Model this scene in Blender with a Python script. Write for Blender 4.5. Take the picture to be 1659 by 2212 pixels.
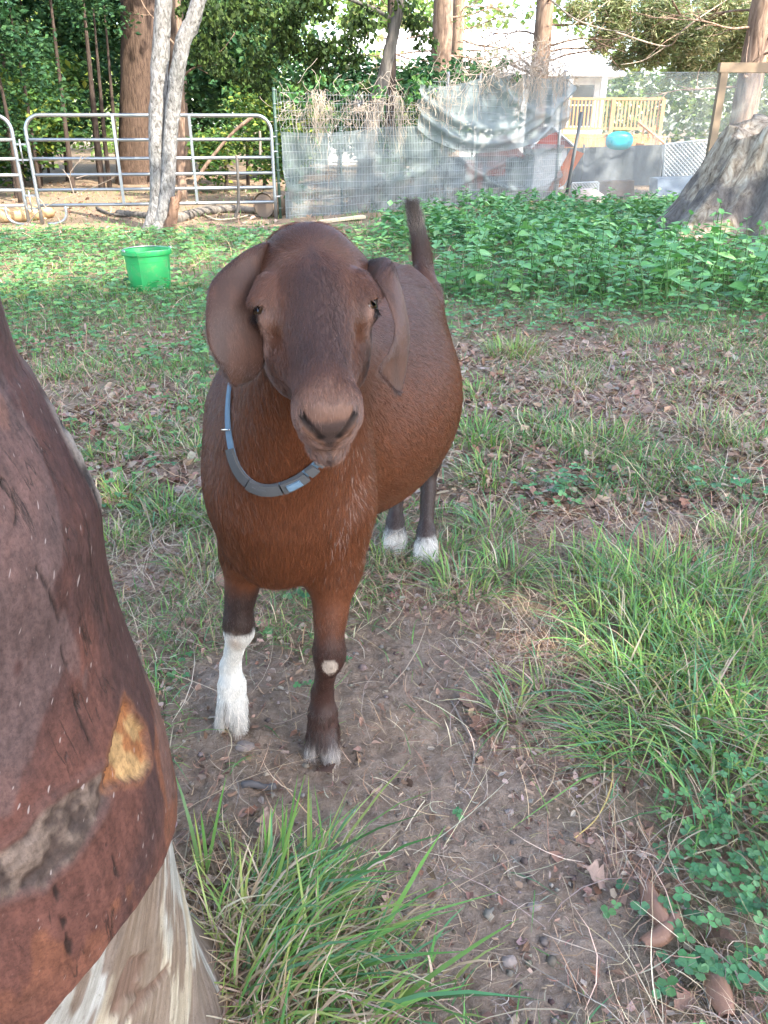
import bpy, math, random
import numpy as np
from mathutils import Vector, Matrix
for _o in list(bpy.data.objects): bpy.data.objects.remove(_o)
SC = bpy.context.scene
COL = SC.collection
R = math.radians
rng = np.random.default_rng(7)
random.seed(7)

# ---------------------------------------------------------------- camera, sky, sun, exposure
CAM_H, PITCH = 1.15, R(26)
cam = bpy.data.cameras.new('camera'); camo = bpy.data.objects.new('camera', cam); COL.objects.link(camo)
cam.sensor_fit = 'VERTICAL'; cam.sensor_height = 24
cam.lens = 12 / math.tan(R(66) / 2)
cam.clip_start = .05; cam.clip_end = 900
camo.location = (0, 0, CAM_H); camo.rotation_euler = (R(90) - PITCH, 0, 0)
cam.dof.use_dof = False
SC.camera = camo
SUN_EL, SUN_AZ = R(47), math.atan2(.72, -.69)      # azimuth measured from +Y towards +X: behind the camera, to the right
W = bpy.data.worlds.new('World'); SC.world = W; W.use_nodes = True
_nt = W.node_tree
_sky = _nt.nodes.new('ShaderNodeTexSky'); _sky.sky_type = 'NISHITA'; _sky.sun_disc = False
_sky.sun_elevation = SUN_EL; _sky.sun_rotation = SUN_AZ; _sky.air_density = 1.0; _sky.dust_density = 2.0; _sky.ozone_density = 1
_bg = _nt.nodes['Background']; _bg.inputs['Strength'].default_value = .15
_nt.links.new(_sky.outputs[0], _bg.inputs[0])
_sd = bpy.data.lights.new('sun', 'SUN'); _sd.energy = 2.0; _sd.angle = R(.53); _sd.color = (1, .93, .80)
_so = bpy.data.objects.new('sun', _sd); COL.objects.link(_so)
SUN_DIR = Vector((math.sin(SUN_AZ) * math.cos(SUN_EL), math.cos(SUN_AZ) * math.cos(SUN_EL), math.sin(SUN_EL)))
_so.rotation_euler = SUN_DIR.to_track_quat('Z', 'Y').to_euler(); _so.location = (4, -4, 12)
SC.view_settings.view_transform = 'Standard'; SC.view_settings.look = 'None'
SC.view_settings.gamma = 1; SC.view_settings.exposure = 3.0
SC.render.engine = 'CYCLES'
SC.cycles.use_denoising = True
SC.cycles.max_bounces = 8; SC.cycles.diffuse_bounces = 4; SC.cycles.transparent_max_bounces = 24; SC.cycles.transmission_bounces = 4
SC.cycles.sample_clamp_indirect = 6
SC.cycles.use_adaptive_sampling = True; SC.cycles.adaptive_threshold = .015

# ---------------------------------------------------------------- helpers
F_PX, CX, CY = 1703., 829.5, 1106.           # the photograph at 1659 x 2212
def ray(px, py):
    u, v = (px - CX) / F_PX, (py - CY) / F_PX
    return np.array((u, math.cos(PITCH) - v * math.sin(PITCH), -math.sin(PITCH) - v * math.cos(PITCH)))
def gp(px, py, z=0.):                        # the ground point seen there
    d = ray(px, py); t = (z - CAM_H) / d[2]
    return np.array((d[0] * t, d[1] * t, z))
def at(px, py, Y):                           # the point at distance Y seen there
    d = ray(px, py); t = Y / d[1]
    return np.array((d[0] * t, Y, CAM_H + d[2] * t))

def tag(o, label=None, cat=None, group=None, kind=None):
    if label: o['label'] = label
    if cat: o['category'] = cat
    if group: o['group'] = group
    if kind: o['kind'] = kind
    return o
def thing(name, label, cat, loc=(0, 0, 0), rz=0, group=None):
    o = bpy.data.objects.new(name, None); COL.objects.link(o)
    o.location = loc; o.rotation_euler = (0, 0, rz); o.empty_display_size = .1
    return tag(o, label, cat, group)
def new_mesh(name, V, faces, smooth=True, col=None, attrs=None):
    """faces: list of integer arrays, each (n,3) or (n,4)"""
    V = np.asarray(V, dtype=np.float32)
    if not isinstance(faces, (list, tuple)): faces = [faces]
    faces = [np.asarray(f, dtype=np.int32) for f in faces if len(f)]
    me = bpy.data.meshes.new(name)
    me.vertices.add(len(V)); me.vertices.foreach_set('co', V.ravel())
    nl = sum(f.size for f in faces); npoly = sum(len(f) for f in faces)
    me.loops.add(nl); me.loops.foreach_set('vertex_index', np.concatenate([f.ravel() for f in faces]))
    me.polygons.add(npoly)
    starts, s = [], 0
    for f in faces:
        k = f.shape[1]; starts.append(s + np.arange(len(f)) * k); s += f.size
    me.polygons.foreach_set('loop_start', np.concatenate(starts).astype(np.int32))
    me.update(calc_edges=True)
    me.polygons.foreach_set('use_smooth', np.full(npoly, smooth))
    if col is not None:
        a = me.attributes.new('col', 'FLOAT_COLOR', 'POINT')
        c = np.ones((len(V), 4), np.float32); c[:, :3] = col
        a.data.foreach_set('color', c.ravel())
    for k, v in (attrs or {}).items():
        a = me.attributes.new(k, 'FLOAT', 'POINT'); a.data.foreach_set('value', np.asarray(v, np.float32).ravel())
    me.validate()
    return me
def link(name, me, mat=None, parent=None):
    o = bpy.data.objects.new(name, me); COL.objects.link(o)
    if mat is not None and not len(me.materials): me.materials.append(mat)
    if parent is not None: o.parent = parent
    return o
def dup(o, parent=None):
    c = o.copy(); COL.objects.link(c); c.parent = parent
    for ch in o.children: dup(ch, c)
    return c

class MB:
    """collects pieces of geometry into one mesh"""
    def __init__(s): s.v = []; s.q = []; s.t = []; s.c = []; s.n = 0
    def add(s, V, Q=None, T=None, col=None):
        V = np.asarray(V, float).reshape(-1, 3); s.v.append(V)
        if Q is not None and len(Q): s.q.append(np.asarray(Q, int) + s.n)
        if T is not None and len(T): s.t.append(np.asarray(T, int) + s.n)
        if col is not None:
            s.c.append(np.broadcast_to(np.asarray(col, float), (len(V), 3)))
        s.n += len(V); return s
    def tube(s, P, rad, seg=8, caps=True, col=None, jit=0.):
        P = np.asarray(P, float); n = len(P)
        rad = np.broadcast_to(np.asarray(rad, float), (n,))
        T = np.gradient(P, axis=0); T /= np.linalg.norm(T, axis=1)[:, None] + 1e-12
        ref = np.array((0, 0, 1.)) if abs(T[0][2]) < .9 else np.array((1., 0, 0))
        U = np.zeros_like(P); u = np.cross(T[0], ref)
        for i in range(n):
            u = u - T[i] * np.dot(u, T[i]); u /= np.linalg.norm(u) + 1e-12; U[i] = u
        Wv = np.cross(T, U)
        a = np.linspace(0, 2 * np.pi, seg, endpoint=False)
        rr = rad[:, None] * (1 + jit * rng.standard_normal((n, seg)))
        V = P[:, None] + rr[..., None] * (np.cos(a)[None, :, None] * U[:, None] + np.sin(a)[None, :, None] * Wv[:, None])
        V = V.reshape(-1, 3)
        i, j = np.meshgrid(np.arange(n - 1), np.arange(seg), indexing='ij')
        j2 = (j + 1) % seg
        Q = np.stack((i * seg + j, i * seg + j2, (i + 1) * seg + j2, (i + 1) * seg + j), -1).reshape(-1, 4)
        Tt = []
        if caps:
            V = np.vstack((V, P[0], P[-1])); b = n * seg
            k = np.arange(seg); k2 = (k + 1) % seg
            Tt = np.vstack((np.stack((k2, k, np.full(seg, b)), 1), np.stack(((n - 1) * seg + k, (n - 1) * seg + k2, np.full(seg, b + 1)), 1)))
        return s.add(V, Q, Tt, col)
    def box(s, c, size, M=None, col=None, bev=0.):
        h = np.asarray(size, float) / 2
        if bev > 0:
            V = []; 
            for sx in (-1, 1):
                for sy in (-1, 1):
                    for sz in (-1, 1):
                        p = np.array((sx, sy, sz)) * h
                        for ax in range(3):
                            q = p.copy(); 
                            for b in range(3):
                                if b != ax: q[b] -= np.sign(p[b]) * bev
                            V.append(q)
            V = np.array(V)
            def id_(sx, sy, sz, ax): return (((sx * 2 + sy) * 2 + sz) * 3 + ax)
            Q = []; Tt = []
            for ax in range(3):
                b, c2 = (ax + 1) % 3, (ax + 2) % 3
                for sgn in (0, 1):
                    def k(i, j, a=ax):
                        t = [0, 0, 0]; t[ax] = sgn; t[b] = i; t[c2] = j; return id_(*t, a)
                    f = [k(0, 0), k(1, 0), k(1, 1), k(0, 1)]
                    Q.append(f if sgn else f[::-1])
                for i in (0, 1):
                    for j in (0, 1):
                        t0 = [0, 0, 0]; t0[b] = i; t0[c2] = j; t1 = list(t0); t1[ax] = 1
                        f = [id_(*t0, b), id_(*t1, b), id_(*t1, c2), id_(*t0, c2)]
                        Q.append(f if (i == j) else f[::-1])
            for sx in (0, 1):
                for sy in (0, 1):
                    for sz in (0, 1):
                        f = [id_(sx, sy, sz, 0), id_(sx, sy, sz, 1), id_(sx, sy, sz, 2)]
                        Tt.append(f if (sx + sy + sz) % 2 else f[::-1])
        else:
            V = np.array([(x, y, z) for x in (-1, 1) for y in (-1, 1) for z in (-1, 1)], float) * h
            Q = [(0, 1, 3, 2), (4, 6, 7, 5), (0, 4, 5, 1), (2, 3, 7, 6), (0, 2, 6, 4), (1, 5, 7, 3)]; Tt = None
        if M is not None: V = V @ np.asarray(M, float).T
        return s.add(V + np.asarray(c, float), Q, Tt, col)
    def grid(s, G, col=None, flip=False):
        """G: (n,m,3) points"""
        n, m = G.shape[:2]
        i, j = np.meshgrid(np.arange(n - 1), np.arange(m - 1), indexing='ij')
        Q = np.stack((i * m + j, i * m + j + 1, (i + 1) * m + j + 1, (i + 1) * m + j), -1).reshape(-1, 4)
        if flip: Q = Q[:, ::-1]
        return s.add(G.reshape(-1, 3), Q, None, None if col is None else np.broadcast_to(col, G.shape).reshape(-1, 3))
    def mesh(s, name, smooth=True):
        V = np.vstack(s.v); f = []
        if s.q: f.append(np.vstack(s.q))
        if s.t: f.append(np.vstack(s.t))
        return new_mesh(name, V, f, smooth, np.vstack(s.c) if s.c else None)
    def build(s, name, mat, parent=None, smooth=True, auto=None):
        me = s.mesh(name, smooth)
        if auto is not None: me.set_sharp_from_angle(angle=R(auto))
        return link(name, me, mat, parent)
def rot_z(a): return np.array(((math.cos(a), -math.sin(a), 0), (math.sin(a), math.cos(a), 0), (0, 0, 1.)))
def rot_x(a): return np.array(((1., 0, 0), (0, math.cos(a), -math.sin(a)), (0, math.sin(a), math.cos(a))))
def rot_y(a): return np.array(((math.cos(a), 0, math.sin(a)), (0, 1., 0), (-math.sin(a), 0, math.cos(a))))
def smooth_path(P, n):
    """Catmull-Rom through the points (rows may carry extra columns)"""
    P = np.asarray(P, float); m = len(P)
    E = np.vstack((2 * P[0] - P[1], P, 2 * P[-1] - P[-2]))
    t = np.linspace(0, m - 1 - 1e-9, n); i = t.astype(int); f = (t - i)[:, None]
    a, b, c, d = E[i], E[i + 1], E[i + 2], E[i + 3]
    return .5 * (2 * b + (c - a) * f + (2 * a - 5 * b + 4 * c - d) * f ** 2 + (3 * b - a - 3 * c + d) * f ** 3)
_perm = rng.random((64, 64, 64)).astype(np.float32)
def vnoise(P, scale, off=0.):
    """value noise 0..1 on points (n,3)"""
    p = np.asarray(P, float) * scale + off + 1000.
    i = np.floor(p).astype(int); f = p - i; f = f * f * (3 - 2 * f)
    r = 0.
    for dx in (0, 1):
        for dy in (0, 1):
            for dz in (0, 1):
                w = (f[..., 0] if dx else 1 - f[..., 0]) * (f[..., 1] if dy else 1 - f[..., 1]) * (f[..., 2] if dz else 1 - f[..., 2])
                r = r + w * _perm[(i[..., 0] + dx) % 64, (i[..., 1] + dy) % 64, (i[..., 2] + dz) % 64]
    return r
def fbm(P, scale, off=0., oct=4):
    r, a, t = 0., 1., 0.
    for k in range(oct): r = r + a * vnoise(P, scale * 2 ** k, off + 17.3 * k); t += a; a *= .5
    return r / t
def sstep(a, b, x):
    t = np.clip((x - a) / (b - a), 0, 1); return t * t * (3 - 2 * t)
def lerp(a, b, t):
    t = np.asarray(t)[..., None]; return np.asarray(a, float) * (1 - t) + np.asarray(b, float) * t

# ---------------------------------------------------------------- materials
class Nodes:
    def __init__(s, name):
        s.m = bpy.data.materials.new(name); s.m.use_nodes = True; s.t = s.m.node_tree
        s.t.nodes.clear(); s.out = s.t.nodes.new('ShaderNodeOutputMaterial')
    def n(s, typ, **kw):
        nd = s.t.nodes.new('ShaderNode' + typ); ins = kw.pop('ins', {})
        for k, v in kw.items(): setattr(nd, k, v)
        for k, v in ins.items(): s.set(nd, k, v)
        return nd
    def set(s, nd, k, v):
        sock = nd.inputs[k]
        if hasattr(v, 'is_output'): s.t.links.new(v, sock)
        elif hasattr(v, 'outputs'): s.t.links.new(v.outputs[0], sock)
        else:
            if isinstance(v, (tuple, list)) and len(v) == 3 and sock.type == 'RGBA': v = (*v, 1)
            sock.default_value = v
    def attr(s, name, sock='Color'): return s.n('Attribute', attribute_name=name).outputs[sock]
    def noise(s, scale, detail=4, rough=.6, vec=None, dist=0.):
        nd = s.n('TexNoise', ins={'Scale': scale, 'Detail': detail, 'Roughness': rough, 'Distortion': dist})
        if vec is not None: s.set(nd, 'Vector', vec)
        return nd.outputs[0]
    def coord(s, scale=(1, 1, 1), rot=(0, 0, 0), out='Object'):
        tc = s.n('TexCoord'); mp = s.n('Mapping', ins={'Scale': scale, 'Rotation': rot}); s.t.links.new(tc.outputs[out], mp.inputs[0]); return mp.outputs[0]
    def ramp(s, fac, stops):
        nd = s.n('ValToRGB'); s.set(nd, 0, fac); e = nd.color_ramp.elements
        while len(e) < len(stops): e.new(.5)
        for k, (p, c) in enumerate(stops):
            e[k].position = p; e[k].color = (*c, 1) if not isinstance(c, (int, float)) else (c, c, c, 1)
        return nd.outputs[0]
    def mix(s, fac, a, b, blend='MIX'):
        nd = s.n('Mix', data_type='RGBA', blend_type=blend); s.set(nd, 0, fac); s.set(nd, 6, a); s.set(nd, 7, b); return nd.outputs[2]
    def math(s, op, a, b=0.):
        nd = s.n('Math', operation=op); s.set(nd, 0, a); s.set(nd, 1, b); return nd.outputs[0]
    def bump(s, h, strength=.3, dist=.01, normal=None):
        nd = s.n('Bump', ins={'Strength': strength, 'Distance': dist, 'Height': h})
        if normal is not None: s.set(nd, 'Normal', normal)
        return nd.outputs[0]
    def bsdf(s, color, rough=.6, metal=0., spec=.5, normal=None, **ins):
        nd = s.n('BsdfPrincipled'); s.set(nd, 'Base Color', color); s.set(nd, 'Roughness', rough); s.set(nd, 'Metallic', metal); s.set(nd, 'Specular IOR Level', spec)
        if normal is not None: s.set(nd, 'Normal', normal)
        for k, v in ins.items(): s.set(nd, k.replace('_', ' '), v)
        return nd.outputs[0]
    def done(s, shader): s.t.links.new(shader, s.out.inputs[0]); return s.m
def simple(name, color, rough=.6, metal=0., spec=.5, var=.15, scale=20., bump=0.):
    k = Nodes(name); v = k.coord()
    nz = k.noise(scale, 5, .65, v)
    c = k.mix(nz, [x * (1 - var) for x in color], [min(1, x * (1 + var)) for x in color])
    nm = k.bump(k.noise(scale * 3, 4, .6, v), bump, .01) if bump else None
    return k.done(k.bsdf(c, rough, metal, spec, nm))
def leafy(name, trans=.3, rough=.5, spec=.35):
    k = Nodes(name); c = k.attr('col')
    p = k.bsdf(c, rough, 0, spec)
    t = k.n('BsdfTranslucent'); k.set(t, 0, k.mix(1., c, (1.25, 1.25, .7), 'MULTIPLY'))
    mx = k.n('MixShader'); k.set(mx, 0, trans); k.t.links.new(p, mx.inputs[1]); k.t.links.new(t.outputs[0], mx.inputs[2])
    return k.done(mx.outputs[0])
M_LEAF = leafy('leaf_green', .3)
M_GRASS = leafy('grass_blade', .25, .45, .4)
M_DRY = leafy('dry_plant', .12, .7, .2)
# ---------------------------------------------------------------- the ground
def blob(px, py, rx, ry):
    c = gp(px, py); a = abs(gp(px + rx, py)[0] - c[0]); b = abs(gp(px, py - ry)[1] - gp(px, py + ry)[1]) / 2
    return (c[0], (gp(px, py - ry)[1] + gp(px, py + ry)[1]) / 2, a, b)
def field(x, y, blobs, soft=.5):
    v = np.zeros_like(x)
    for bx, by, a, b in blobs:
        d = ((x - bx) / a) ** 2 + ((y - by) / b) ** 2
        v = np.maximum(v, sstep(1 + soft, 1 - soft, d))
    return v
DIRT = [blob(*b) for b in ((700, 1570, 330, 130), (880, 1480, 190, 150), (800, 1720, 380, 120), (980, 1850, 320, 130), (1150, 1990, 260, 160), (1000, 2130, 330, 120), (520, 1480, 140, 90), (420, 1700, 60, 150))]
LITTER = [blob(*b) for b in ((1230, 870, 200, 75), (1480, 880, 170, 90), (1300, 1150, 180, 60), (1560, 1130, 120, 60), (960, 1300, 120, 70), (1120, 1440, 130, 70), (300, 880, 110, 60), (300, 1020, 110, 60), (330, 1230, 110, 60), (260, 740, 200, 30), (1200, 760, 300, 22), (1150, 1620, 150, 110), (1330, 1880, 150, 90))]
def ground_z(x, y):
    x = np.asarray(x, float); y = np.asarray(y, float)
    P = np.stack((x, y, x * 0), -1).reshape(-1, 3)
    z = (.05 * (vnoise(P, .45, 3.) - .5) + .022 * (vnoise(P, 2.2, 9.) - .5)).reshape(x.shape)
    near = np.exp(-(((x - .0) / 1.0) ** 2 + ((y - 1.6) / 1.0) ** 2))
    z = z * (1 - .75 * near)
    z = z + .10 * sstep(4.2, 9., y) * sstep(0., 4., x) * 0
    return z
def grow(a, b, h0, g, hmax):
    o = [a]; h = h0
    while o[-1] < b: o.append(o[-1] + h); h = min(h * g, hmax)
    return np.array(o)
_xp = np.concatenate((np.arange(0, 1.0, .009), grow(1.0, 260, .012, 1.10, 40)))
_xs = np.concatenate((-_xp[:0:-1], _xp)); _ys = np.concatenate((-grow(-.45, 120, .1, 1.3, 40)[::-1], np.arange(.46, 2.3, .0095), grow(2.3, 420, .012, 1.07, 40)))
_X, _Y = np.meshgrid(_xs, _ys, indexing='ij'); _P = np.stack((_X, _Y, _X * 0), -1)
_Pf = _P.reshape(-1, 3)
_fade = sstep(7, 2.5, np.hypot(_X, _Y))
_Z = ground_z(_X, _Y) + _fade * (.014 * (fbm(_Pf, 22, 4.) - .5) + .012 * np.abs(vnoise(_Pf, 55, 8.) - .5) + .007 * (vnoise(_Pf, 105, 2.) - .5)).reshape(_X.shape)
_d = field(_X, _Y, DIRT); _l = np.maximum(field(_X, _Y, LITTER) * .9, .35 * (1 - _d))
_P[..., 2] = _Z
m = MB(); m.grid(_P, flip=True); _me = m.mesh('ground')
for nm, val in (('dirt', _d), ('litter', _l)):
    a = _me.attributes.new(nm, 'FLOAT', 'POINT'); a.data.foreach_set('value', val.astype(np.float32).ravel())
k = Nodes('ground_soil'); v = k.coord()
_n1 = k.noise(9, 6, .65, v); _n2 = k.noise(70, 5, .7, v); _n3 = k.noise(260, 3, .7, v)
_soil = k.ramp(k.math('ADD', k.math('MULTIPLY', _n1, .45), k.math('MULTIPLY', _n2, .55)), [(.30, (.150, .102, .072)), (.50, (.250, .183, .136)), (.66, (.345, .265, .203))])
_lit = k.ramp(k.math('ADD', k.math('MULTIPLY', _n1, .3), k.math('MULTIPLY', _n2, .7)), [(.30, (.130, .080, .058)), (.47, (.280, .180, .132)), (.58, (.40, .280, .215)), (.70, (.50, .385, .31))])
_gr = k.ramp(_n2, [(.3, (.085, .080, .040)), (.6, (.230, .175, .115))])
_c = k.mix(k.attr('litter', 'Fac'), _gr, _lit); _c = k.mix(k.attr('dirt', 'Fac'), _c, _soil)
_c = k.mix(k.ramp(_n3, [(.58, 0), (.70, .5)]), _c, (.42, .34, .28)); _c = k.mix(k.ramp(_n3, [(.30, .55), (.42, 0)]), _c, (.10, .072, .056))
M_SOIL = k.done(k.bsdf(_c, .92, 0, .12, k.bump(k.math('ADD', _n2, k.math('MULTIPLY', _n3, .8)), .6, .012)))
tag(link('ground', _me, M_SOIL), kind='structure')
del _P, _Pf, _X, _Y, _Z

# ---------------------------------------------------------------- plant geometry
def blade_mesh(P, H, Wd, az, lean, droop, c0, c1, segs=4, side=0.):
    """grass blades: root, height, width, azimuth of the lean, lean 0..1, droop 0..1"""
    n = len(P); t = np.linspace(0, 1, segs + 1)
    u = np.stack((np.cos(az), np.sin(az), az * 0), -1); s_ = np.stack((-np.sin(az), np.cos(az), az * 0), -1)
    out = (lean[:, None] * t + droop[:, None] * t ** 2.2 * .9); up = np.sqrt(np.clip(1 - (lean[:, None] * .8) ** 2, .05, 1)) * t - droop[:, None] * .75 * t ** 2.6
    C = P[:, None] + H[:, None, None] * (u[:, None] * out[..., None] + np.array((0, 0, 1.)) * up[..., None])
    if not np.isscalar(side): C = C + s_[:, None] * (H * side)[:, None, None] * ((t - .5) ** 2)[None, :, None]
    C[..., 2] = np.maximum(C[..., 2], P[:, None, 2] + .002)
    w = Wd[:, None] * .5 * np.array([.75, 1., .9, .65, .05] if segs == 4 else np.interp(t, (0, .3, .7, 1), (.8, 1, .75, .05)))[None]
    V = np.stack((C - s_[:, None] * w[..., None], C + s_[:, None] * w[..., None]), 2).reshape(-1, 3)
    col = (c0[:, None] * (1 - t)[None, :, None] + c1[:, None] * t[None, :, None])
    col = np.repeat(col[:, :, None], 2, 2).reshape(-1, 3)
    b = (np.arange(n) * (segs + 1) * 2)[:, None]; i = (np.arange(segs) * 2)[None]
    Q = np.stack((b + i, b + i + 1, b + i + 3, b + i + 2), -1).reshape(-1, 4)
    return V, Q, col
def leaf_mesh(P, D, N, L, Wd, fold, col, curl=0.):
    """leaves with a fold: root, direction, face normal"""
    D = D / (np.linalg.norm(D, axis=1)[:, None] + 1e-9); S = np.cross(D, N); S /= np.linalg.norm(S, axis=1)[:, None] + 1e-9; N = np.cross(S, D)
    L = np.broadcast_to(L, (len(P),))[:, None]; Wd = np.broadcast_to(Wd, (len(P),))[:, None]; f = np.broadcast_to(fold, (len(P),))[:, None]
    M_ = P + D * L * .5 + N * L * curl; T = P + D * L
    A = P + D * L * .42 - S * Wd * .5 + N * f * Wd; B = P + D * L * .42 + S * Wd * .5 + N * f * Wd
    V = np.stack((P, A, M_, B, T), 1).reshape(-1, 3); b = (np.arange(len(P)) * 5)[:, None]
    Q = np.vstack((b + np.array((0, 2, 4, 1)), b + np.array((0, 3, 4, 2))))
    return V, Q, np.repeat(col, 5, 0)
def round_leaf_mesh(P, D, N, L, Wd, fold, col, rough=0.):
    """rounder leaflets of three faces"""
    D = D / (np.linalg.norm(D, axis=1)[:, None] + 1e-9); S = np.cross(D, N); S /= np.linalg.norm(S, axis=1)[:, None] + 1e-9; N = np.cross(S, D)
    n = len(P); L = np.broadcast_to(L, (n,))[:, None]; Wd = np.broadcast_to(Wd, (n,))[:, None]; f = np.broadcast_to(fold, (n,))[:, None]
    pts = [(0, 0, 0), (.34, -.43, 1), (.34, .43, 1), (.82, -.40, .8), (.82, .40, .8), (.96, 0, -.1), (.5, 0, -.2)]
    V = np.stack([P + D * L * (a + rough * rng.normal(0, 1, (n, 1))) + S * Wd * (b + rough * rng.normal(0, 1, (n, 1))) + N * (f * c + rough * .6 * rng.normal(0, 1, (n, 1))) * Wd for a, b, c in pts], 1).reshape(-1, 3)
    b = (np.arange(n) * 7)[:, None]; return V, np.vstack((b + np.array((0, 2, 6, 1)), b + np.array((6, 2, 4, 5)), b + np.array((6, 5, 3, 1)))), np.repeat(col, 7, 0)
def jitter(c, n, s=.15, hs=.06):
    c = np.asarray(c, float); return np.clip(c[None] * (1 + s * rng.standard_normal((n, 1))) * (1 + hs * rng.standard_normal((n, 3))), .004, 1)
def pal(cols, n, s=.15, p=None):
    cols = np.asarray(cols, float); i = rng.choice(len(cols), n, p=p); return np.clip(cols[i] * (1 + s * rng.standard_normal((n, 1))) * (1 + .05 * rng.standard_normal((n, 3))), .004, 1)
def spread(n, y0, y1, power, margin=1.25):
    """ground positions in front of the camera, thinning out with distance"""
    u = rng.random(n); e = 2 - power
    y = (y0 ** e + (y1 ** e - y0 ** e) * u) ** (1 / e) if abs(e) > 1e-3 else y0 * (y1 / y0) ** u
    x = (rng.random(n) * 2 - 1) * (.487 * (.9 * y + .5)) * margin
    return x, y
def on_ground(x, y, dz=0.): return np.stack((x, y, ground_z(x, y) + dz), -1)
def rand_dirs(n): d = rng.standard_normal((n, 3)); return d / np.linalg.norm(d, axis=1)[:, None]
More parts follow.
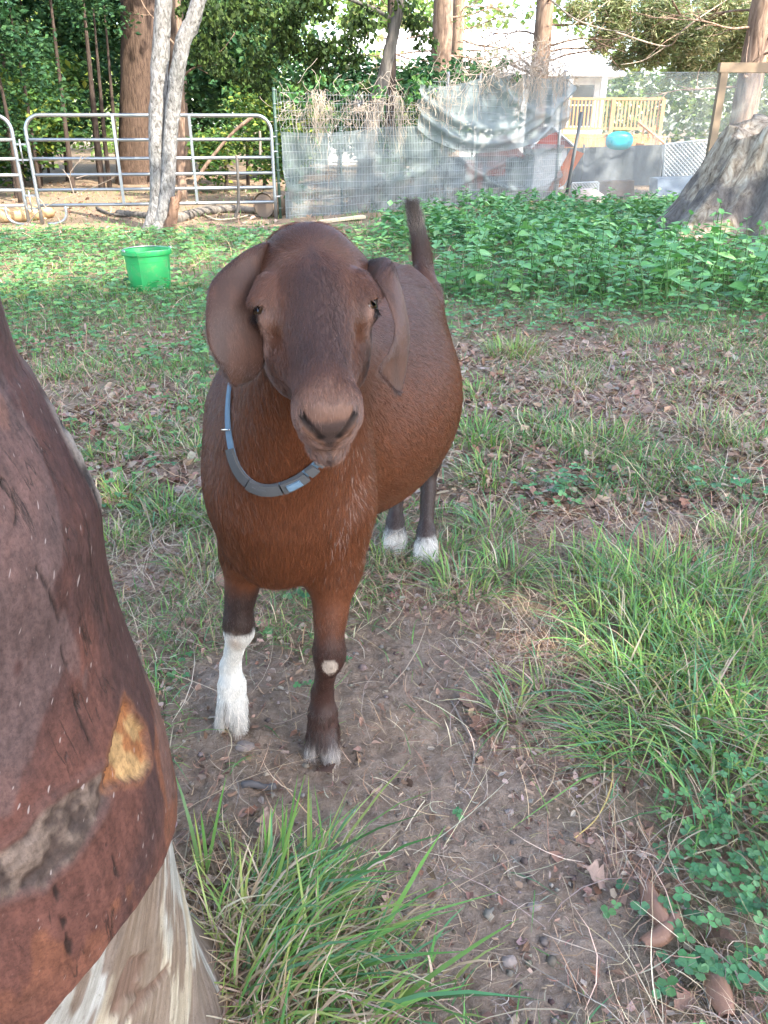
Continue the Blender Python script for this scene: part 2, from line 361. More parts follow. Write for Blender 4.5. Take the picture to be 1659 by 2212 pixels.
# ---------------------------------------------------------------- the goat
GF, GR, GC = np.array((-.352, -.936, 0)), np.array((.936, -.352, 0)), np.array((-.08, 1.66, 0))
def gb(s, r, z): return GC + s * GF + r * GR + np.array((0, 0, z))     # along, across (to its left), up
def unit(v): v = np.asarray(v, float); return v / np.linalg.norm(v)
HP = np.array((-.098, 1.072, 1.029))                                  # poll
HA = unit((.14, -.80, -.60))                                          # poll -> nose
HL = unit(np.array((1., .16, .02)) - HA * np.dot((1., .16, .02), HA)) # across the head
HD = np.cross(HL, HA); HD = HD if HD[2] > 0 else -HD                  # out of the forehead
def hb(t, l, d): return HP + t * HA + l * (1.07 - 1.0 * max(0, min(t, .26) - .16)) * HL + d * HD
class Field:
    def __init__(s, xs, ys, zs):
        s.ax = [np.asarray(a, np.float32) for a in (xs, ys, zs)]
        s.D = np.full([len(a) for a in s.ax], 1., np.float32)
    def _win(s, lo, hi):
        sl = [slice(max(0, np.searchsorted(a, l) - 1), min(len(a), np.searchsorted(a, h) + 1)) for a, l, h in zip(s.ax, lo, hi)]
        X = s.ax[0][sl[0]][:, None, None]; Y = s.ax[1][sl[1]][None, :, None]; Z = s.ax[2][sl[2]][None, None, :]
        return tuple(sl), X, Y, Z
    def _mix(s, sl, d, k, op):
        a = s.D[sl]
        if op == 'add':
            h = np.maximum(k - np.abs(a - d), 0) / k; s.D[sl] = np.minimum(a, d) - h * h * k * .25
        else:
            h = np.maximum(k - np.abs(a + d), 0) / k; s.D[sl] = np.maximum(a, -d) + h * h * k * .25
    def cone(s, a, b, ra, rb, k=.03, op='add', flat=None):
        a, b = np.asarray(a, float), np.asarray(b, float); m = max(ra, rb) * (flat[1] if flat else 1) + k + .012
        sl, X, Y, Z = s._win(np.minimum(a, b) - m, np.maximum(a, b) + m)
        ba = b - a; px, py, pz = X - a[0], Y - a[1], Z - a[2]
        if flat:
            n = unit(flat[0]); f = 1 - 1 / flat[1]
            q = px * n[0] + py * n[1] + pz * n[2]; px, py, pz = px - q * n[0] * f, py - q * n[1] * f, pz - q * n[2] * f
            ba = ba - n * np.dot(ba, n) * f
        h = np.clip((px * ba[0] + py * ba[1] + pz * ba[2]) / np.dot(ba, ba), 0, 1)
        d = np.sqrt((px - h * ba[0]) ** 2 + (py - h * ba[1]) ** 2 + (pz - h * ba[2]) ** 2) - (ra + (rb - ra) * h)
        s._mix(sl, d, k, op)
    def ell(s, c, rad, axes, k=.03, op='add'):
        c = np.asarray(c, float); rad = np.asarray(rad, float); A = np.asarray(axes, float)
        ext = np.sqrt(((A * rad[:, None]) ** 2).sum(0)) + k + .012
        sl, X, Y, Z = s._win(c - ext, c + ext)
        q = [((X - c[0]) * A[i][0] + (Y - c[1]) * A[i][1] + (Z - c[2]) * A[i][2]) / rad[i] for i in range(3)]
        k0 = np.sqrt(q[0] ** 2 + q[1] ** 2 + q[2] ** 2)
        k1 = np.sqrt((q[0] / rad[0]) ** 2 + (q[1] / rad[1]) ** 2 + (q[2] / rad[2]) ** 2) + 1e-9
        s._mix(sl, k0 * (k0 - 1) / k1, k, op)
    def surface(s):
        D = s.D; ins = D < 0
        n0, n1, n2 = D.shape
        cnt = np.zeros((n0 - 1, n1 - 1, n2 - 1), np.int8)
        for a in (0, 1):
            for b in (0, 1):
                for c in (0, 1): cnt += ins[a:n0 - 1 + a, b:n1 - 1 + b, c:n2 - 1 + c]
        act = (cnt > 0) & (cnt < 8); idx = np.argwhere(act)
        vid = np.full(act.shape, -1, np.int32); vid[act] = np.arange(len(idx))
        acc = np.zeros((len(idx), 3)); num = np.zeros(len(idx))
        I, J, K = idx.T
        for ax in range(3):
            o = [b for b in range(3) if b != ax]
            for p in (0, 1):
                for q in (0, 1):
                    off = [0, 0, 0]; off[o[0]] = p; off[o[1]] = q
                    i0 = [I + off[0], J + off[1], K + off[2]]; i1 = list(i0); i1[ax] = i1[ax] + 1
                    d0, d1 = D[tuple(i0)], D[tuple(i1)]; cr = (d0 < 0) != (d1 < 0)
                    t = np.where(cr, d0 / np.where(cr, d0 - d1, 1), 0)
                    for b in range(3):
                        w0, w1 = s.ax[b][i0[b]], s.ax[b][i1[b]]
                        acc[:, b] += np.where(cr, w0 + (w1 - w0) * t, 0)
                    num += cr
        V = acc / num[:, None]; Q = []
        for ax in range(3):
            o1, o2 = (ax + 1) % 3, (ax + 2) % 3
            s0 = [slice(None)] * 3; s1 = [slice(None)] * 3; s0[ax] = slice(0, -1); s1[ax] = slice(1, None)
            a, b = ins[tuple(s0)], ins[tuple(s1)]
            e = np.argwhere(a != b); e = e[(e[:, o1] > 0) & (e[:, o2] > 0) & (e[:, o1] < D.shape[o1] - 1) & (e[:, o2] < D.shape[o2] - 1)]
            if not len(e): continue
            def cell(d1, d2):
                c = e.copy(); c[:, o1] -= d1; c[:, o2] -= d2; return vid[c[:, 0], c[:, 1], c[:, 2]]
            q = np.stack((cell(1, 1), cell(0, 1), cell(0, 0), cell(1, 0)), 1)
            fl = b[tuple(e.T)] if False else ins[tuple(np.where(np.arange(3)[None] == ax, e, e).T)]
            q[~fl] = q[~fl][:, ::-1]
            Q.append(q)
        return V, np.vstack(Q)
def axis(lo, hi, coarse, flo, fhi, fine):
    return np.concatenate((np.arange(lo, flo, coarse), np.arange(flo, fhi, fine), np.arange(fhi, hi, coarse)))
GQ = globals().get('GOAT_Q', 1.0)
fd = Field(axis(-.42, .36, .006 * GQ, -.205, .055, .0023 * GQ), axis(.76, 2.34, .007 * GQ, .78, 1.06, .0025 * GQ), axis(.004, 1.12, .006 * GQ, .755, 1.09, .0024 * GQ))
BA = (GF, GR, np.array((0, 0, 1.)))
def tilt(a):                                         # body axes pitched by a
    ca, sa = math.cos(a), math.sin(a)
    return (GF * ca + BA[2] * sa, GR, BA[2] * ca - GF * sa)
RC = .018
# trunk
RF, RM, RB = .036, -.018, -.062                       # the body's mid line bends from front to back
fd.ell(gb(-.09, RM, .585), (.42, .196, .250), BA, .05)
fd.ell(gb(-.15, RM - .004, .540), (.31, .212, .215), BA, .08)
fd.cone(gb(.33, RF, .735), gb(-.36, RB, .735), .095, .10, .10)
fd.ell(gb(.33, RF + .005, .575), (.165, .128, .172), tilt(.1), .08)
fd.ell(gb(.44, RF + .005, .505), (.07, .088, .105), BA, .06)
fd.ell(gb(-.42, RB, .665), (.165, .125, .155), BA, .08)
for sd in (-1, 1):
    fd.ell(gb(.355, RF + .010 + sd * .074, .575), (.085, .050, .165), tilt(-.25), .06)
    fd.ell(gb(-.40, RB + sd * .072, .575), (.135, .06, .175), tilt(.1), .07)
# neck: deep, turned towards its left
NB, NH = gb(.36, RF, .70), hb(.030, 0, -.105)
fd.cone(NB, NH, .118, .060, .07)
fd.cone(gb(.43, RF + .005, .60), hb(.070, -.002, -.125), .100, .050, .07)
fd.cone(gb(.20, RF - .02, .765), hb(.0, 0, -.085), .07, .052, .08)
# front legs: (r, along) of hoof
LEG = {}
for sd, (fx, fy), (kx, ky, kz) in ((-1, (-.322, 1.318), (-.286, 1.30, .262)), (1, (-.124, 1.232), (-.103, 1.222, .256))):
    elb = gb(.375, RF + sd * .090, .42); kn = np.array((kx, ky, kz)); fet = np.array((fx * .93 + kx * .07, fy + .012, .098)); hoof = np.array((fx, fy, .0))
    fd.cone(gb(.36, RF + sd * .085, .52), elb, .066, .048, .05)
    fd.cone(elb, kn + (0, 0, .03), .044, .027, .03)
    fd.ell(kn, (.029, .027, .040), (np.array((1., 0, 0)), np.array((0, 1., 0)), np.array((0, 0, 1.))), .02)
    fd.cone(kn, fet + (0, .004, .045), .024, .0185, .02)
    fd.cone(fet + (0, .004, .045), fet, .0185, .024, .02)
    fd.cone(fet, hoof + (0, -.004, .045), .026, .028, .02)
    for c in (-1, 1):
        lat = unit((.95, -.3, 0)) * c * .0145
        fd.cone(fet + lat + (0, -.004, -.02), hoof + lat * 1.25 + (0, -.022, .022), .0165, .0165, .006)
    fd.cone(hoof + (0, -.085, .008), hoof + (0, -.040, .085), .0065, .0045, .008, 'sub')
    LEG[('front', sd)] = (elb, kn, fet, hoof)
# hind legs
for sd, (fx, fy) in ((-1, (.030, 2.085)), (1, (.120, 2.028))):
    hip = gb(-.42, RB + sd * .072, .58); hoof = np.array((fx, fy, 0)); fet = hoof + (.004, .03, .085); hock = hoof + (.006, .085, .275) + GF * -.02
    stif = gb(-.31, RB + .02 + sd * .105, .42)
    fd.cone(hip, stif, .09, .062, .06); fd.cone(stif, hock, .066, .032, .04); fd.cone(hip + (0, 0, -.05), hock + (0, 0, .05), .07, .026, .05)
    fd.ell(hock, (.026, .033, .04), (np.array((1., 0, 0)), np.array((0, 1., 0)), np.array((0, 0, 1.))), .02)
    fd.cone(hock, fet, .025, .021, .02); fd.cone(fet, hoof + (0, -.002, .04), .025, .029, .02)
    for c in (-1, 1):
        lat = unit((.95, -.3, 0)) * c * .0145
        fd.cone(fet + lat + (0, -.01, -.02), hoof + lat * 1.2 + (0, -.02, .022), .0165, .0165, .006)
    LEG[('hind', sd)] = (hip, hock, fet, hoof)
# tail
TAIL = smooth_path([(*at(935, 655, 2.10), .040), (*at(918, 598, 2.13), .031), (*at(911, 550, 2.145), .022), (*at(903, 505, 2.15), .015), (*at(896, 470, 2.15), .009), (*at(893, 450, 2.15), .003)], 14)
for k in range(13): fd.cone(TAIL[k, :3], TAIL[k + 1, :3], TAIL[k, 3] * .7, TAIL[k + 1, 3] * .7, .02)
def tail_xy(z):
    return np.stack([np.interp(z, TAIL[:, 2], TAIL[:, i]) for i in (0, 1)], -1)
# head
HX = (HA, HL, HD)
def hx(pitch):
    c, s_ = math.cos(pitch), math.sin(pitch); return (HA * c + HD * s_, HL, HD * c - HA * s_)
fd.ell(hb(.040, 0, -.060), (.080, .063, .060), HX, .03)
fd.ell(hb(.062, 0, -.040), (.074, .064, .044), HX, .03)
fd.ell(hb(.008, 0, -.034), (.034, .046, .034), HX, .03)
fd.cone(hb(.085, 0, -.045), hb(.232, 0, -.054), .050, .028, .03)
fd.cone(hb(.10, 0, -.034), hb(.220, 0, -.036), .034, .024, .02)
fd.cone(hb(.07, 0, -.105), hb(.225, 0, -.096), .056, .025, .03)
for sd in (-1, 1):
    fd.ell(hb(.095, sd * .036, -.100), (.078, .034, .050), HX, .03)
    fd.ell(hb(.094, sd * .055, -.036), (.031, .023, .025), HX, .018)             # orbit
    fd.cone(hb(.072, sd * .053, -.017), hb(.098, sd * .066, -.018), .0145, .0135, .013)  # brow
    fd.cone(hb(.13, sd * .046, -.070), hb(.20, sd * .024, -.060), .012, .010, .02)     # cheek bone
    fd.cone(hb(.236, sd * .017, -.040), hb(.250, sd * .020, -.056), .018, .0185, .012)  # nostril wing
    fd.cone(hb(.020, sd * .050, -.050), hb(.040, sd * .078, -.062), .022, .017, .02)   # ear root
fd.ell(hb(.236, 0, -.054), (.036, .0385, .036), hx(-.2), .02)
fd.ell(hb(.250, 0, -.084), (.024, .0345, .026), HX, .012)
fd.ell(hb(.246, 0, -.117), (.028, .025, .019), HX, .008)                          # chin
EYES, NOSTR, LIPS = [], [], []
for sd in (-1, 1):
    P = smooth_path([hb(.276, sd * .013, -.066), hb(.277, sd * .019, -.055), hb(.270, sd * .029, -.044), hb(.258, sd * .036, -.035)], 7); NOSTR.append(P)
    for k in range(6): fd.cone(P[k], P[k + 1], .0058, .0056 if k < 4 else .0032, .004, 'sub')
    P = smooth_path([hb(.276, 0, -.101), hb(.271, sd * .014, -.105), hb(.256, sd * .030, -.107), hb(.230, sd * .042, -.105)], 8); LIPS.append(P)
    for k in range(7): fd.cone(P[k], P[k + 1], .0034, .0034, .005, 'sub')
    # eye slit
    EN = unit(HL * sd * .82 + HD * .56 + HA * .05); _ex = HA * .62 + unit(HD - EN * np.dot(HD, EN)) * .78; EX = unit(_ex - EN * np.dot(_ex, EN)); EY = np.cross(EN, EX)
    EC = hb(.100, sd * .0575, -.0365); EYES.append((EC, EN, EX, EY)); fd.ell(EC + EN * .0165, (.0190, .011, .0074), (EX, EN, EY), .004, 'sub')
    fd.ell(hb(.118, sd * .067, -.042), (.010, .006, .004), hx(-.5), .006, 'sub')   # tear corner
fd.cone(hb(.280, 0, -.070), hb(.275, 0, -.097), .0022, .0018, .004, 'sub')
GV, GQd = fd.surface()
del fd
# light relax of the grid stairs
_e = np.vstack([GQd[:, [0, 1]], GQd[:, [1, 2]], GQd[:, [2, 3]], GQd[:, [3, 0]]])
for _ in range(2):
    acc = np.zeros_like(GV); num = np.zeros(len(GV))
    np.add.at(acc, _e[:, 0], GV[_e[:, 1]]); np.add.at(num, _e[:, 0], 1)
    GV = GV * .5 + .5 * acc / num[:, None]
# facing outwards
_c = np.cross(GV[GQd[:, 1]] - GV[GQd[:, 0]], GV[GQd[:, 3]] - GV[GQd[:, 0]])
if (np.einsum('ij,ij->i', GV[GQd[:, 0]], _c).sum()) < 0: GQd = GQd[:, ::-1]

C_CHEST, C_BACK, C_FACE, C_STRIPE = (.135, .040, .014), (.088, .034, .021), (.120, .048, .026), (.068, .034, .027)
C_DARK, C_WHITE, C_MUZ = (.036, .017, .013), (.80, .76, .69), (.215, .112, .076)
COAT_K = .78
def path_dist(P, pp):
    out = np.full(len(P), 1.); m = np.linalg.norm(P - pp.mean(0), axis=1) < .16
    if m.any(): out[m] = np.min(np.linalg.norm(P[m][:, None] - smooth_path(pp, 24)[None], axis=2), 1)
    return out
def coat(P):
    """the colours of the coat at points P"""
    P = np.asarray(P, float); n = len(P)
    s = (P - GC) @ GF; r = (P - GC) @ GR - RC; z = P[:, 2]
    q = P - HP; t, l, d = q @ HA, q @ HL, q @ HD
    nz = fbm(P, 14); nf = fbm(P, 60, 5.)
    c = lerp(C_CHEST, C_BACK, sstep(.58, .80, z + .10 * (nz - .5)) * sstep(.47, .25, s))
    c = lerp(c, (.16, .060, .030), sstep(.47, .40, z) * (np.abs(r) < .12) * sstep(.42, .3, s) * .5)
    # head
    hd = sstep(-.165, -.135, d) * sstep(-.02, .02, t) * (t < .36)
    hc = lerp(C_FACE, (.105, .038, .018), sstep(.03, .055, np.abs(l)) * sstep(.10, .14, t))
    hc = lerp(hc, C_STRIPE, sstep(.046, .016, np.abs(l) + .015 * (nz - .5)) * sstep(.045, .09, t + .03 * (nf - .5)) * sstep(.235, .185, t) * .9)
    hc = lerp(hc, (.085, .038, .024), sstep(.05, -.01, t + .03 * (nz - .5)))
    hc = lerp(hc, C_MUZ, sstep(.215, .242, t + .02 * (nf - .5)) * .85)
    hc = lerp(hc, (.085, .052, .044), sstep(.240, .256, t) * sstep(.008, .0, np.abs(l) - np.clip((d + .078) * .85, 0, .036)) * sstep(-.034, -.042, d))
    hc = lerp(hc, (.42, .25, .19), np.exp(-(((t - .123) / .012) ** 2 + ((np.abs(l) - .068) / .009) ** 2)) * .75 * (d > -.09))
    hc = lerp(hc, (.035, .02, .016), np.exp(-(((t - .100) / .016) ** 2 + ((np.abs(l) - .076) / .009) ** 2 + ((d + .036) / .012) ** 2)) * .35 * (d > -.09))
    hc = lerp(hc, (.04, .02, .014), np.exp(-(((t - .045) / .013) ** 2 + (l / .010) ** 2)) * .6 * (d > -.05))
    c = lerp(c, hc, hd)
    for pp in NOSTR:
        dn = np.min(np.linalg.norm(P[:, None] - smooth_path(pp, 24)[None], axis=2), 1) if n < 40 else path_dist(P, pp)
        c = lerp(c, (.012, .007, .006), sstep(.0085, .0052, dn))  # shade inside the nostril hollows put into the colour
    for pp in LIPS: c = lerp(c, (.020, .011, .009), sstep(.0060, .0030, path_dist(P, pp)))  # mouth groove darkened in the colour, as its shade
    for EC, EN, EX, EY in EYES:
        de = np.linalg.norm((P - EC - EN * .013) / (1.5, 1.5, 1.5), axis=1); c = lerp(c, (.020, .012, .010), sstep(.0125, .0095, de))
    # legs
    fl = P[:, 1] < 1.5
    low = z < .40
    le = low & fl & (P[:, 0] < -.19)
    cl = lerp(c, C_DARK, sstep(.375, .33, z + .03 * (nf - .5)))
    cl = lerp(cl, C_WHITE, sstep(.268, .258, z + .02 * (nf - .5) + .14 * (P[:, 0] + .286)))
    cl = lerp(cl, (.50, .36, .27), np.exp(-(((z - .240) / .022) ** 2 + ((P[:, 0] + .293) / .014) ** 2)) * (P[:, 1] < 1.30) * .75)
    c = np.where(le[:, None], cl, c)
    c = np.where((le & (z < .09))[:, None], lerp(c, c * (.62, .52, .42), sstep(.08, .0, z) * sstep(.35, .6, nf)), c)
    ri = low & fl & (P[:, 0] >= -.19)
    cr = lerp(c, (.050, .020, .014), sstep(.35, .27, z + .03 * (nf - .5)))
    cr = lerp(cr, (.52, .42, .34), sstep(1., .75, ((z - .245) / .020) ** 2 + ((P[:, 0] + .101) / .016) ** 2 + .3 * (nf - .5)) * (P[:, 1] < 1.22))
    cr = lerp(cr, (.50, .44, .39), sstep(.058, .040, z + .012 * (nf - .5)) * .9)
    c = np.where(ri[:, None], cr, c)
    for hk in (-1, 1):
        hp_ = LEG[('front', hk)][3]; lt = (P - hp_) @ unit((.95, -.3, 0)); mk = sstep(.0055, .0025, np.abs(lt)) * (np.abs(lt) < .02) * sstep(.085, .07, z) * (P[:, 1] < hp_[1] - .008) * (np.hypot(P[:, 0] - hp_[0], P[:, 1] - hp_[1]) < .08)
        c = lerp(c, np.array((.05, .035, .03)) if hk > 0 else np.array((.30, .26, .22)), mk * .9)  # shade in the cleft between the claws painted as a dark line
    hi = low & ~fl
    ch = lerp(c, C_DARK, sstep(.36, .26, z + .03 * (nf - .5)))
    ch = lerp(ch, C_WHITE, sstep(.082, .070, z + .02 * (nf - .5)))
    ch = lerp(ch, (.12, .085, .065), sstep(.035, .022, z) * (P[:, 0] > .075))
    c = np.where(hi[:, None], ch, c)
    # tail
    tl = np.linalg.norm(P[:, :2] - tail_xy(z), axis=1) < .05
    w = sstep(.80, .84, z) * tl * (P[:, 1] > 1.9)
    c = lerp(c, lerp(lerp((.075, .030, .018), (.030, .017, .014), sstep(.83, .90, z)), (.34, .26, .21), np.exp(-((z - .905) / .024) ** 2) * (nf > .40) * .9), w)
    return np.clip(c * (.85 + .3 * nf)[:, None] * COAT_K, 0, 1)
k = Nodes('goat_skin'); _col = k.attr('col'); _v = k.coord((1, 1, .35))
_h = k.noise(420, 3, .6, _v)
_cc = k.mix(_h, k.mix(1., _col, (.55, .55, .55), 'MULTIPLY'), k.mix(1., _col, (1.25, 1.25, 1.25), 'MULTIPLY'))
M_SKIN = k.done(k.bsdf(_cc, .55, 0, .35, k.bump(_h, .35, .002)))
k = Nodes('goat_hair'); _col = k.attr('fur_col'); _i = k.n('HairInfo')
_cc = k.mix(_i.outputs['Intercept'], k.mix(1., _col, (.75, .75, .75), 'MULTIPLY'), k.mix(1., _col, (1.25, 1.22, 1.2), 'MULTIPLY'))
M_FUR = k.done(k.bsdf(_cc, .34, 0, .75))
GOAT = thing('goat', 'reddish brown goat with drooping ears and blue collar facing the camera', 'goat', (0, 0, 0))
gm = new_mesh('body', GV, GQd, True, coat(GV)); link('body', gm, M_SKIN, GOAT)

from mathutils.bvhtree import BVHTree
_bvh = BVHTree.FromPolygons([tuple(v) for v in GV], [tuple(f) for f in GQd.tolist()])
def hit(px, py):
    d = Vector(ray(px, py)).normalized(); h = _bvh.ray_cast(Vector((0, 0, CAM_H)), d); return None if h[0] is None else np.array(h[0])
_silver = [h_ for h_ in (hit(*p) for p in ((768, 1012), (772, 1050), (757, 1095), (742, 1140), (728, 1188))) if h_ is not None]
# hair strands
def strands(name, P, N, Dv, L, rad, lift, parent, curl=.25, pts=4, cols=None):
    n = len(P)
    Dt = Dv - N * np.einsum('ij,ij->i', Dv, N)[:, None]; Dt /= np.linalg.norm(Dt, axis=1)[:, None] + 1e-9
    B = np.cross(N, Dt)
    Dt = Dt + B * (rng.normal(0, curl, n))[:, None]; Dt /= np.linalg.norm(Dt, axis=1)[:, None]
    t = np.linspace(0, 1, pts); lift = np.broadcast_to(lift, (n,))
    Q = P[:, None] - N[:, None] * .0012 + L[:, None, None] * (Dt[:, None] * (t ** 1.0)[None, :, None] + N[:, None] * (lift[:, None] * (t - .55 * t * t)[None])[..., None])
    cu = bpy.data.hair_curves.new(name); cu.add_curves([pts] * n)
    cu.attributes['position'].data.foreach_set('vector', Q.astype(np.float32).ravel())
    ra = cu.attributes.new('radius', 'FLOAT', 'POINT')
    rr = np.broadcast_to(rad, (n,))[:, None] * np.linspace(1, .25, pts)[None]
    ra.data.foreach_set('value', rr.astype(np.float32).ravel())
    ca = cu.attributes.new('fur_col', 'FLOAT_COLOR', 'CURVE')
    c4 = np.ones((n, 4), np.float32); c4[:, :3] = cols
    ca.data.foreach_set('color', c4.ravel())
    cu.materials.append(M_FUR)
    o = bpy.data.objects.new(name, cu); COL.objects.link(o); o.parent = parent
    return o
def sample_quads(V, Q, n, dens):
    T = np.vstack((Q[:, [0, 1, 2]], Q[:, [0, 2, 3]])); a, b, c = V[T[:, 0]], V[T[:, 1]], V[T[:, 2]]
    cr = np.cross(b - a, c - a); ar = np.linalg.norm(cr, axis=1); w = ar * dens((a + b + c) / 3)
    i = rng.choice(len(T), n, p=w / w.sum()); u, v = rng.random(n), rng.random(n); m = u + v > 1; u[m], v[m] = 1 - u[m], 1 - v[m]
    P = a[i] + (b[i] - a[i]) * u[:, None] + (c[i] - a[i]) * v[:, None]
    vn = np.zeros_like(V); np.add.at(vn, T.ravel(), np.repeat(cr, 3, 0)); vn /= np.linalg.norm(vn, axis=1)[:, None] + 1e-12
    N = vn[T[i, 0]] * (1 - u - v)[:, None] + vn[T[i, 1]] * u[:, None] + vn[T[i, 2]] * v[:, None]
    return P, N / (np.linalg.norm(N, axis=1)[:, None] + 1e-9)
def hdens(P):
    q = P - HP; t, l, d = q @ HA, q @ HL, q @ HD
    head = (t > -.04) & (d > -.13) & (np.abs(l) < .11) & (P[:, 1] < 1.12)
    w = np.where(head, 4.0, 1.0); w = np.where((P[:, 1] > 1.95) & (P[:, 2] > .81), 6., w)
    w = np.where((P[:, 2] < .14), 3., w)
    w = np.where((t > .252) & (d > -.072) & (np.abs(l) < .032), .15, w)
    for pp in NOSTR: w = np.where(path_dist(P, pp) < .0062, 0., w)
    for hk in (-1, 1):
        hp_ = LEG[('front', hk)][3]; lt = (P - hp_) @ unit((.95, -.3, 0)); w = np.where((np.abs(lt) < .0045) & (P[:, 2] < .08) & (P[:, 1] < hp_[1] - .008) & (P[:, 1] > hp_[1] - .08), 0., w)
    for EC, EN, EX, EY in EYES:
        qq = P - EC - EN * .013; w = np.where((np.abs(qq @ EX) < .0205) & (np.abs(qq @ EY) < .0080) & (np.abs(qq @ EN) < .015), 0., w)
    return w
FP, FN = sample_quads(GV, GQd, int(260000 / GQ ** 2), hdens)
q = FP - HP; ft, fl_, fdd = q @ HA, q @ HL, q @ HD
fhead = (ft > -.02) & (fdd > -.14) & (FP[:, 1] < 1.1)
fs = (FP - GC) @ GF; fz = FP[:, 2]
flow = -GF * .75 + np.array((0, 0, -1.)) * .55
FD = np.tile(flow, (len(FP), 1))
front = sstep(.30, .45, fs)[:, None]; FD = FD * (1 - front) + np.array((0.02, -.05, -1.)) * front
legs = (fz < .42); FD[legs] = (0, -.05, -1)
hf = HA[None] * .9 + HL[None] * (fl_ * 8)[:, None] - HD[None] * .15
FD[fhead] = hf[fhead]
_q = q - np.array((.045, 0, 0)) @ np.stack((HA, HL, HD)); _rad = HA[None] * (ft - .045)[:, None] * 22 + HL[None] * (fl_ * 16)[:, None]; _wt = sstep(.13, .05, ft)[:, None]
wh = fhead & (ft < .13); FD[wh] = (FD * (1 - _wt) + _rad * _wt + HA[None] * .12)[wh]
tl = (np.linalg.norm(FP[:, :2] - tail_xy(fz), axis=1) < .045) & (fz > .79) & (FP[:, 1] > 1.9); FD[tl] = unit(TAIL[-1, :3] - TAIL[2, :3])
_rx = np.zeros_like(FP); _rx[:, :2] = FP[:, :2] - tail_xy(fz); FD[tl] -= _rx[tl] * (6 * sstep(.84, .93, fz[tl]))[:, None]
FL = .016 + .008 * rng.random(len(FP)); FL[fhead] = .0075 + .004 * rng.random(fhead.sum())
FL[legs] *= .55; FL[tl] = .030 + .028 * rng.random(tl.sum())
hoofh = fz < .085; FL[hoofh] = .012 + .018 * rng.random(hoofh.sum())
chin = fhead & (ft > .215) & (fdd < -.105); FL[chin] = .010 + .008 * rng.random(chin.sum())
ridge = (np.abs((FP - GC) @ GR - RC) < .03) & (fz > .80) & (FP[:, 1] > 1.3) & ~tl; FL[ridge] *= 1.6
LI = np.full(len(FP), .28); LI[fhead] = .45; LI[tl] = .10; tip = tl & (fz > .945); FL[tip] *= .55; LI[tip] = .04; LI[wh] = .42; LI[hoofh] = .25; LI[ridge] = .5
FCc = coat(FP) * rng.lognormal(0, .30, len(FP))[:, None]
st = (rng.random(len(FP)) < 0.012 * np.exp(-((fs - .33) / .08) ** 2) * (FP[:, 0] > -.12) * (fz < .68) * (fz > .40) * 6); FCc[st] = (.34, .24, .20)
if len(_silver) > 2:
    st = (path_dist(FP, np.array(_silver)) < .014) & (rng.random(len(FP)) < .10); FCc[st] = (.40, .29, .25)
FR = np.full(len(FP), .00033); FR[fhead] = .00026; FR[tl] = .00035
strands('fur', FP, FN, FD, FL, FR, LI, GOAT, .22, 4, np.clip(FCc, 0, 1))

# ears: folded leaf-shaped sheets with thickness
def ear(rows, name, cups):
    """rows: (centre, half-width vector, cup depth vector)"""
    n, m = 34, 17
    C_ = smooth_path([r[0] for r in rows], n); Wd = smooth_path([r[1] for r in rows], n); Cu = smooth_path([r[2] for r in rows], n)
    u = np.linspace(-1, 1, m)
    top = C_[:, None] + Wd[:, None] * u[None, :, None] + Cu[:, None] * ((1 - u ** 2) ** 1.0)[None, :, None]
    nn = np.cross(np.gradient(top, axis=0), np.gradient(top, axis=1)); nn /= np.linalg.norm(nn, axis=2)[..., None] + 1e-9
    th = (.0030 * (1 - .75 * np.abs(u) ** 6))[None, :, None] * np.ones((n, 1, 1))
    A, B = top + nn * th, top - nn * th
    ring = np.concatenate((A, B[:, ::-1]), 1); M_ = ring.shape[1]
    V = ring.reshape(-1, 3)
    i, j = np.meshgrid(np.arange(n - 1), np.arange(M_), indexing='ij'); j2 = (j + 1) % M_
    Q = np.stack((i * M_ + j, i * M_ + j2, (i + 1) * M_ + j2, (i + 1) * M_ + j), -1).reshape(-1, 4)
    capa = np.stack([[k_, k_ + 1, M_ - 2 - k_, M_ - 1 - k_] for k_ in range(m - 1)]); capb = capa[:, ::-1] + (n - 1) * M_
    Q = np.vstack((Q, capa[:, ::-1], capb[:, ::-1]))
    nzv = fbm(V, 40, 3.); uu = np.concatenate((u, u[::-1])); uu = np.tile(uu, n)
    col = lerp((.080, .037, .024), (.048, .024, .017), sstep(.45, .65, vnoise(V * np.array((3, 3, .4)), 30)) * .7)
    col = lerp(col, (.16, .085, .06), (np.abs(uu) > .9) * .4) * (.85 + .3 * nzv)[:, None]
    o = link(name, new_mesh(name, V, Q, True, col), M_SKIN, GOAT)
    cc = np.cross(V[Q[:, 1]] - V[Q[:, 0]], V[Q[:, 3]] - V[Q[:, 0]]); cen = V.mean(0)
    vol = np.einsum('ij,ij->i', V[Q[:, 0]] - cen, cc).sum()
    if vol < 0: o.data.flip_normals(); Q = Q[:, ::-1]
    P, N = sample_quads(V, Q, 14000, lambda p: np.ones(len(p)))
    Dn = np.tile(unit(rows[-1][0] - rows[0][0]), (len(P), 1))
    cl = np.repeat(col, 1, 0)
    from_i = rng.integers(0, len(V), len(P))
    kd = lerp((.080, .037, .024), (.048, .024, .017), sstep(.45, .65, vnoise(P * np.array((3, 3, .4)), 30)) * .7) * rng.uniform(.75, 1.3, len(P))[:, None]
    strands('ear_hair', P, N, Dn, .006 + .004 * rng.random(len(P)), .00020, .25, o, .15, 3, kd)
    return o
